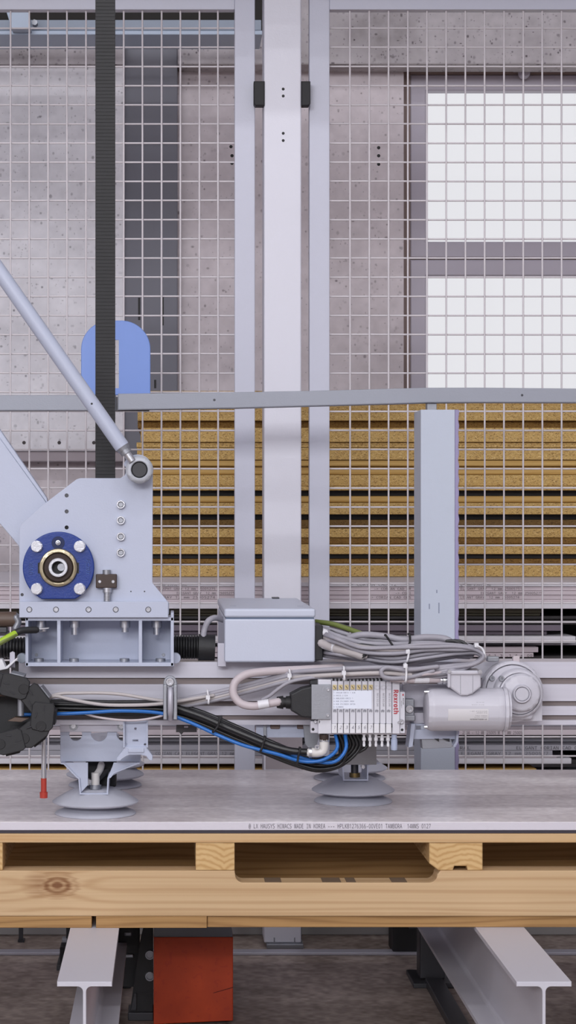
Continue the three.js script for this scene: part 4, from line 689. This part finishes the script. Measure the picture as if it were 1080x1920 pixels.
  print('valve_symbols', 622, 1329, 734, 1337, d - 0.0008, 900, 64, (c, w, h) => { c.clearRect(0, 0, w, h); c.strokeStyle = 'rgba(70,70,84,0.85)'; c.lineWidth = 4; for (let k = 0; k < 10; k++) { const x = k * 90 + 20; c.strokeRect(x + 6, 20, 22, 24); c.strokeRect(x + 28, 20, 22, 24); c.beginPath(); c.moveTo(x + 10, 52); c.lineTo(x + 24, 10); c.moveTo(x + 44, 54); c.lineTo(x + 34, 12); c.stroke(); } }, t);
  print('module_print', 701, 1298, 734, 1328, d - 0.0008, 264, 240, (c, w, h) => { c.clearRect(0, 0, w, h); c.translate(0, 0); c.fillStyle = 'rgba(80,80,94,0.75)'; for (let k = 0; k < 3; k++) { c.save(); c.translate(44 + k * 90, 12); c.rotate(Math.PI / 2); c.font = '34px sans-serif'; c.fillText('R412 5/2-24V', 0, 0); c.restore(); } }, t);
  for (const x of [682.5, 693.7, 704.9, 716.2, 727.5]) { const f = mesh('port_plug', latY(X(x, d + 0.012), Y(1401, d), -d - 0.012, [[0.0001, 0], [0.0022, 0], [0.0028, 0.004], [0.0022, 0.006], [0.0022, 0.010], [0.0036, 0.011], [0.0036, 0.016], [0.0024, 0.017], [0.0024, 0.021], [0.0036, 0.022], [0.0036, 0.026]], 16), M.white, t); }
  mesh('silencer', latY(X(739, d + 0.014), Y(1409, d), -d - 0.014, [[0.0001, 0], [0.0055, 0.001], [0.006, 0.004], [0.006, 0.021], [0.005, 0.022], [0.005, 0.03], [0.0001, 0.033]], 18), std('#aab4cc', 0.4), t);
}
// ---------------------------------------------------------------- gear motor
{
  const d = 3.56, t = thing('gear_motor', 'grey painted gear motor with junction box and round gearbox, right of the valve block', 'motor', V(905, 1372, d));
  mesh('motor_body', latX(0 + 870, 1330, d, [[0.1, -73], [30, -73], [37, -70], [40, -64], [40.5, -58], [40.2, -56], [40, 58], [40.8, 59], [40.8, 70], [38, 74], [30, 76], [0.1, 76]], 56), M.silver, t);
  mesh('motor_flange', latX(870, 1330, d, [[0.1, 72], [41.5, 72], [42, 73], [42, 78], [41, 79], [36, 80], [36, 84], [0.1, 84]], 56), M.silver, t);
  for (const [x, y] of [[799, 1297], [799, 1363], [950, 1334], [946, 1365]]) mesh('flange_bolt', latX(x, y, d - 0.012, [[0.1, -4], [3, -4], [3.6, -2], [3.6, 5], [0.1, 5]], 14), M.zinc, t);
  const jx = d - 0.048;
  const jb = mesh('junction_box', plate([[841, 1261], [902, 1261], [902, 1288], [886, 1301], [876, 1304.5], [864, 1304.5], [842, 1288]], d - 0.036, 0.055, { b: 0.003, seg: 2 }), M.silver, t);
  mesh('lid', box(838, 1257.5, 905, 1265.5, d - 0.04, 0.062, 0.003), M.silver, jb); mesh('corner_post', box(839.5, 1259, 845.5, 1290, d - 0.041, 0.01, 0.003), M.silver, jb);
  for (const x of [863.5, 886.5]) mesh('edge_line', box(x - 0.5, 1266, x + 0.5, 1302, d - 0.0362, 0.001, 0), M.zincDull, jb);
  for (const [x, y] of [[842, 1258.5], [899, 1259]]) mesh('lid_screw', hex(x, y, 4, d - 0.041, 0.004), M.zinc, jb);
  mesh('cable_gland', [latX(830, 1275, d - 0.01, [[0.1, -10], [7.5, -10], [8.6, -8], [8.6, -3], [7, -2.5], [7, -1], [8.4, 0], [8.4, 5], [7.4, 6], [7.4, 12], [0.1, 12]], 20)], M.zinc, t);
  // gearbox
  const gz = 3.6, gb = mesh('gear_flange', latZ(961, 1297, gz, [[0.1, 0.004], [49.5, 0.004], [50, -0.003], [51.6, -0.003], [52, 0.0038], [54, 0.0036], [57, 0.001], [57.5, -0.002], [57.5, -0.03]], 72), M.silver, t);
  mesh('gear_plate', box(946, 1280, 1017, 1352.5, gz + 0.003, 0.03, 0.0015), M.silver, gb);
  mesh('gear_housing', latZ(970, 1299, gz, [[0.1, 0.024], [37.5, 0.024], [38, 0.018], [39, 0.018], [39.5, 0.023], [43, 0.021], [46, 0.014], [47, 0.006], [47.5, -0.002]], 64), M.silver, t);
  mesh('gear_cover', latZ(977, 1299, gz - 0.022, [[0.1, 0.009], [30, 0.009], [33.5, 0.0075], [36, 0.004], [37, 0], [37, -0.004]], 64), M.silver, t);
  mesh('gear_neck', box(940, 1300, 1000, 1350, gz - 0.012, 0.02, 0.006), M.silver, t);
  mesh('shaft_cover', latZ(978, 1301, gz - 0.031, [[0.1, 0.0045], [12, 0.0045], [12.4, 0.001], [13.6, 0.001], [14, 0.006], [16, 0.006], [18, 0.003], [18.2, -0.002]], 48), M.silver, t);
  for (const [x, y, dd] of [[922, 1271.5, gz - 0.004], [940, 1272, gz - 0.022], [1002, 1271.5, gz - 0.006]]) mesh('cap_screw', screw(x, y, 5.2, dd, 0.006), M.zincDull, t);
  mesh('filler_plug', box(962, 1230, 975, 1243, gz + 0.006, 0.012, 0.002), M.pinkCable, t);
  for (const [x, w] of [[925, 22]]) mesh('mount_bolt', [box(x - w / 2, 1231, x + w / 2, 1241, gz + 0.01, 0.02, 0.002)], M.zincDull, t);
  mesh('drain_plug', latZ(975, 1337, gz - 0.012, [[0.1, 0.003], [4, 0.003], [4.5, 0]], 14), M.zinc, t);
  // printed rating label on the barrel, a strip of the cylinder's own surface
  const r = 40.25 * d / F, a0 = 0.42, a1 = -0.62, g = new THREE.CylinderGeometry(r, r, (912 - 832) * d / F, 16, 1, true, -0.66, 1.2).rotateZ(-Math.PI / 2);
  { const p = g.attributes.position, uv = new Float32Array(p.count * 2); const L = (912 - 832) * d / F; const yz = []; for (let i = 0; i < p.count; i++) { yz.push(Math.atan2(p.getY(i), p.getZ(i))); } const lo = Math.min(...yz), hi = Math.max(...yz); for (let i = 0; i < p.count; i++) { uv[i * 2] = p.getX(i) / L + 0.5; uv[i * 2 + 1] = (yz[i] - lo) / (hi - lo); } g.setAttribute('uv', new THREE.BufferAttribute(uv, 2)); }
  g.translate(X(872, d), Y(1330, d), -d);
  const lt = canvasTex(640, 420, (c, w, h) => { c.clearRect(0, 0, w, h); c.fillStyle = 'rgba(216,213,216,0.95)'; c.fillRect(20, 190, w - 40, 200); c.fillStyle = 'rgba(90,88,94,0.85)'; c.textAlign = 'right'; c.font = '22px sans-serif'; c.fillText('1~ MOT  DR 50 Hz 0,18 kW', 600, 236); c.fillText('230/400 V  IP 54', 600, 262); c.fillText('Th.Kl. F  1370/min', 600, 308); c.fillText('cos 0,74  1,1/0,63 A', 600, 334); c.font = 'bold 28px sans-serif'; c.fillStyle = 'rgba(40,38,42,0.95)'; c.fillText('NORDBETRIEBE AG', 600, 374); c.fillStyle = 'rgba(150,148,152,0.6)'; c.font = '20px sans-serif'; c.fillText('0-0   0-0   0-0', 560, 90); c.fillText('W2 U2 V2   U1 V1 W1', 560, 130); });
  const lm = std('#ffffff', 0.4, { map: lt, transparent: true }); lm.userData.keepUV = true; mesh('rating_label', g, lm, t).castShadow = false;
}
// ---------------------------------------------------------------- plates and brackets round valve block and motor
{
  const d = 3.62, t = thing('mount_plate', 'pale plate with a slot and a clamped bolt between valve block and motor', 'plate', V(780, 1357, d));
  mesh('plate', plate([[755, 1357], [845, 1357], [845, 1284], [755, 1284]], d, 0.012, { cut: [[[776, 1326], [776, 1336], [800, 1336], [800, 1326]]] }), M.aluDull, t);
  mesh('bolt_block', box(759, 1311, 777, 1352, d - 0.022, 0.022, 0.002), M.zincDull, t); mesh('cap_screw', screw(767.5, 1329, 8, d - 0.022, 0.005), M.zinc, t); mesh('block_step', box(759, 1341, 779, 1352, d - 0.026, 0.02, 0.002), M.zincDull, t);
  const b = thing('motor_bracket', 'pale sheet steel bracket with gussets hanging under the motor', 'bracket', V(815, 1400, 3.6));
  const e = 3.6;
  mesh('left_cheek', plate([[771, 1357], [779, 1357], [774, 1400], [766, 1402]], e, 0.05), M.machine, b);
  mesh('front_plate', plate([[776, 1357], [858, 1360], [858, 1386], [775, 1386]], e + 0.012, 0.004, { cut: [[[780, 1361], [780, 1368], [797, 1368], [799, 1361]]] }), M.machine, b);
  mesh('lower_flange', plate([[790, 1384], [846, 1384], [850, 1400], [845, 1402], [792, 1404]], e + 0.018, 0.03), M.zincDull, b);
  mesh('right_cheek', bent([[857, 1358], [855, 1390], [850, 1399]], e - 0.005, 0.004, 0.05), M.machine, b);
  for (const [x, k] of [[814, 9], [829, 14]]) mesh('gusset_opening', plate([[x, 1385], [x + k, 1385], [x + k, 1391]], e + 0.0112, 0.001, { b: 0 }), M.softBlack, b);
}
{
  const d = 3.68, t = thing('cup_mount', 'pale folded plate carrying the right-hand suction cup, behind the elbow fitting', 'bracket', V(600, 1437, d));
  mesh('upper_plate', box(480, 1355, 600, 1383, d, 0.006, 0.001), M.machine, t); mesh('left_upright', box(494, 1355, 500, 1386, d - 0.004, 0.03, 0.001), M.zincDull, t);
  for (const x of [516, 566]) mesh('slot_bolt', box(x - 9, 1357, x + 9, 1367, d - 0.004, 0.006, 0.002), std('#6b5a55', 0.6), t);
  mesh('hole_plate', plate([[568, 1356], [600, 1356], [600, 1376], [592, 1404], [580, 1404], [572, 1396]], d - 0.012, 0.004, { holes: [[575, 1396, 4]] }), M.zincDull, t);
  mesh('lower_plate', box(640, 1374, 706, 1434, 3.8, 0.006, 0.001), std('#8d8c8e', 0.5), t);
  const p = thing('post_cover_plate', 'added grey plate standing for the lower fence post behind the air hoses', 'plate', V(538, 1443, 4.34));  // added plate drawn for the lower end of the fence post
  mesh('plate', box(498, 1382, 567, 1442.5, 4.33, 0.006, 0.001), std('#aca3a6', 0.6), p);
}
// ---------------------------------------------------------------- left cup mount: holed plate, fork bracket
{
  const d = 3.67, t = thing('cup_plate', 'pale steel plate with half-covered round holes carrying the left-hand suction cup', 'plate', V(187, 1428, d));
  mesh('plate', plate([[113, 1428], [264, 1428], [264, 1356], [113, 1356]], d, 0.004, { holes: [[142, 1377, 12], [186, 1375, 15], [231, 1377, 12]] }), M.machine, t);
  mesh('cover_strip', box(112.5, 1355, 264, 1372.5, d - 0.005, 0.005, 0.0008), M.aluDull, t);
  for (const x of [138, 228]) { const b = mesh('bolt', screw(x, 1361.5, 5, d - 0.005, 0.005), M.zinc, t); mesh('washer', latZ(x, 1361.5, d - 0.005, [[0.1, 0.0016], [8, 0.0016], [8.4, 0]], 20), M.zincDull, b); }
  const f = thing('fork_bracket', 'small white bracket with raised edges and a forked foot, left under the beam', 'bracket', V(253, 1425, 3.6)), e = 3.6;
  mesh('back_plate', plate([[232, 1402], [277, 1402], [277, 1350], [232, 1350]], e + 0.01, 0.003, { holes: [[254, 1366.5, 2], [236, 1396, 2], [272, 1396, 2]], cut: [[[249, 1387], [249, 1390], [259, 1390], [259, 1387]]] }), M.machine, f);
  for (const x of [231, 274.5]) mesh('side_flange', box(x, 1350, x + 3, 1402, e, 0.014, 0.0006), M.machine, f);
  mesh('foot', plate([[234, 1400], [275, 1400], [278, 1406], [286, 1417], [286, 1426], [280, 1426], [274, 1418], [264, 1415.5], [244, 1415.5], [238, 1417.5], [228, 1424], [226, 1427], [218.5, 1427], [219, 1421], [230, 1407]], e + 0.004, 0.02, { b: 0.001 }), M.machine, f);
  mesh('step', box(240, 1403, 270, 1411, e + 0.001, 0.005, 0.001), M.machine, f);
  const g = thing('tag_block', 'dark grey tag plate with a slot hanging under the beam, right of the fork bracket', 'plate', V(349, 1374, 3.69));
  mesh('plate', plate([[330, 1373], [369, 1373], [369, 1354], [331, 1354]], 3.69, 0.006, { cut: [[[345, 1361], [345, 1365], [353, 1365], [353, 1361]]] }), std('#4b494c', 0.6), g); mesh('lower_tip', plate([[336, 1373], [344, 1373], [340, 1378]], 3.692, 0.004, { b: 0 }), std('#4b494c', 0.6), g);
}
// ---------------------------------------------------------------- probe rod with red tip
{
  const d = 3.62, t = thing('probe_rod', 'steel probe rod with a red tip hanging beside the left-hand suction cup', 'rod', V(82, 1497, d));
  mesh('rod', rod([83, 1340, d], [82, 1462, d], 4.8 * d / F, 4.8 * d / F, 18), M.zinc, t); mesh('red_tip', [rod([82, 1459, d], [82, 1487, d], 5.4 * d / F, 5.4 * d / F, 18)], M.red, t); mesh('red_collar', rod([82, 1485, d], [82, 1496, d], 7.6 * d / F, 7.2 * d / F, 18), M.red, t);
}
// ---------------------------------------------------------------- suction cups
{
  const ys = Y(1541, DS);
  const prof2 = [[0.0001, 0.002], [0.034, 0.002], [0.05, 0.004], [0.068, 0.0015], [0.077, 0], [0.0785, 0.0012], [0.0765, 0.004], [0.062, 0.0095], [0.05, 0.0125], [0.047, 0.015], [0.048, 0.017], [0.062, 0.0175], [0.076, 0.0195], [0.0825, 0.0225], [0.0832, 0.0245], [0.081, 0.0265], [0.062, 0.038], [0.043, 0.0475], [0.041, 0.0485], [0.0001, 0.049]];
  const cup = (px, d, label) => {
    const x = X(px, d), t = thing('suction_cup', label, 'suction cup', new THREE.Vector3(x, ys, -d));
    mesh('bellows', latY(x, ys, -d, prof2, 72), M.rubber, t);
    return t;
  };
  const hat = (t, px, d, dc, pts) => mesh('hat_bracket', bent(pts, d, 0.0028, dc - d + 0.06), M.machine, t);
  const a = cup(179, 3.695, 'grey double-lipped suction cup in the left foreground, standing on the slab');
  { const dd = 3.645; mesh('hat_bracket', bent([[114, 1430], [121, 1431], [145, 1456], [149.5, 1459], [152, 1487], [200, 1487], [201.5, 1458], [206, 1456], [212, 1448], [258, 1430], [262, 1430]].reverse(), dd, 0.0028, 0.11), M.machine, a);
    mesh('left_web', plate([[115, 1430], [165, 1430], [165, 1472], [152, 1486], [150, 1460], [146, 1457]], dd + 0.004, 0.003), M.machine, a); mesh('right_web', plate([[213, 1430], [259, 1430], [208, 1456], [202, 1460], [201, 1468]], dd + 0.004, 0.003), M.machine, a);
    mesh('hex_nut', nutY(178.5, 1471, 1479, 12, 3.68), M.zincDull, a); mesh('interior_shade', box(160, 1428, 218, 1476, 3.735, 0.04, 0.004), M.softBlack, a); mesh('stem', [cylY(179, 1449, 1472, 8, 3.68), tube([[179, 1456, 3.68], [187, 1444, 3.70], [190, 1434, 3.72]], 0.007)], M.ivory, a); mesh('stub_hose', tube([[182, 1462, 3.69], [197, 1449, 3.72], [212, 1440, 3.76]], 0.0055), M.darkCable, a); mesh('side_nut', hex(167, 1466, 7, 3.7, 0.01), M.zinc, a); }  // dark block behind the opening stands for its shaded interior
  const b = cup(662, 3.855, 'grey double-lipped suction cup under the valve block, standing on the slab');
  { const dd = 3.805; mesh('hat_bracket', bent([[590, 1436], [641.5, 1436], [643.5, 1464], [690.5, 1464], [691, 1436], [694, 1433], [712, 1432.5]], dd, 0.0028, 0.11).translate(0, 0, 0), M.machine, b);
    mesh('hex_nut', nutY(665, 1449, 1458, 10, 3.84), M.brass, b); mesh('stem', cylY(665, 1428, 1450, 7, 3.84), M.steelDark, b); mesh('side_nut', hex(680, 1437, 4, 3.82, 0.01), M.zinc, b); }
  const c = cup(197, 4.09, 'grey double-lipped suction cup half hidden behind the left foreground cup'); mesh('neck', latY(X(197, 4.09), ys + 0.05, -4.09, [[0.0001, 0], [0.03, 0], [0.03, 0.06], [0.0001, 0.06]], 24), M.rubber, c);
  mesh('upper_bellows', latY(X(200, 4.12), ys + 0.035, -4.12, [[0.0001, 0], [0.045, 0.002], [0.08, 0.005], [0.082, 0.008], [0.06, 0.02], [0.03, 0.03], [0.0001, 0.03]], 56), M.rubber, c);
  const e = cup(655, 4.2, 'grey double-lipped suction cup half hidden behind the cup under the valve block'); mesh('neck', latY(X(655, 4.2), ys + 0.05, -4.2, [[0.0001, 0], [0.02, 0], [0.02, 0.03], [0.0001, 0.03]], 24), M.rubber, e);
}
// ---------------------------------------------------------------- energy chain
{
  const d = 3.52, t = thing('energy_chain', 'black plastic energy chain bending round at the left edge, cables running out of it', 'energy chain', V(30, 1410, d));
  const path = [[-62, 1282, 0], [-18, 1282, 2], [27, 1288, 14], [66, 1313, 52], [79, 1344, 96], [60, 1374, 142], [18, 1391, 166], [-26, 1396, 178], [-70, 1396, 180]];
  path.forEach(([x, y, a], k) => {
    const ca = Math.cos(a * Math.PI / 180), sa = Math.sin(a * Math.PI / 180), T = (u, v) => [x + u * ca - v * sa, y + u * sa + v * ca];
    const o = [[-27, -18], [-20, -22], [18, -22], [26, -16], [28, 0], [26, 16], [18, 21], [-20, 21], [-27, 16]].map(([u, v]) => T(u, v));
    const L = mesh('chain_link', plate(o, d + (k % 2) * 0.0025, 0.008, { b: 0.0015 }), M.softBlack, t); mesh('rear_plate', plate(o, d + 0.066 + (k % 2) * 0.0025, 0.008, { b: 0.0015 }), M.softBlack, L);
    const bar = [[-13, -25], [13, -25], [13, -19], [-13, -19]].map(([u, v]) => T(u, v));
    mesh('cross_bar', plate(bar, d + 0.012, 0.052, { b: 0.001 }), k === 2 || k === 3 ? M.zincDull : M.black, L);
    const s = T(18, 0); mesh('pivot', latZ(s[0], s[1], d + (k % 2) * 0.0025, [[0.1, 0.001], [9, 0.001], [10, 0]], 20), M.black, L);
    mesh('ridge', [plate([[-22, -3], [-10, -3], [-12, -1], [-22, -1]].map(([u, v]) => T(u, v)), d - 0.0012, 0.003, { b: 0.0004 }), plate([[-6, 9], [4, 12], [4, 14], [-7, 11]].map(([u, v]) => T(u, v)), d - 0.0012, 0.003, { b: 0.0004 })], std('#2c2b30', 0.6), L);
  });
  mesh('guide_pin', latY(X(39, d + 0.03), Y(1345, d), -d - 0.03, [[0.0001, 0], [0.006, 0], [0.006, 0.036], [0.0001, 0.036]], 18), M.zincDull, t);
  mesh('guide_foot', plate([[14, 1352], [28, 1345], [54, 1347], [40, 1354]], d + 0.02, 0.02), M.brown, t);
  mesh('end_block', box(-60, 1296, 22, 1306, d + 0.04, 0.03, 0.004), M.brown, t);
  mesh('inner_wall', box(-60, 1300, 60, 1380, d + 0.085, 0.01), M.softBlack, t);
  const b = thing('chain_bracket', 'white folded bracket at the left edge above the energy chain', 'bracket', V(5, 1255, 3.56));
  mesh('flat', plate([[-40, 1236], [4, 1236], [10, 1251], [32, 1233], [33, 1236], [14, 1254], [0, 1257], [-40, 1257]], 3.56, 0.03), M.white, b); mesh('upright', plate([[18, 1252], [28, 1252], [28, 1224], [24, 1221], [18, 1224]], 3.59, 0.004), M.aluDull, b);
}
renderer.render(scene, camera);
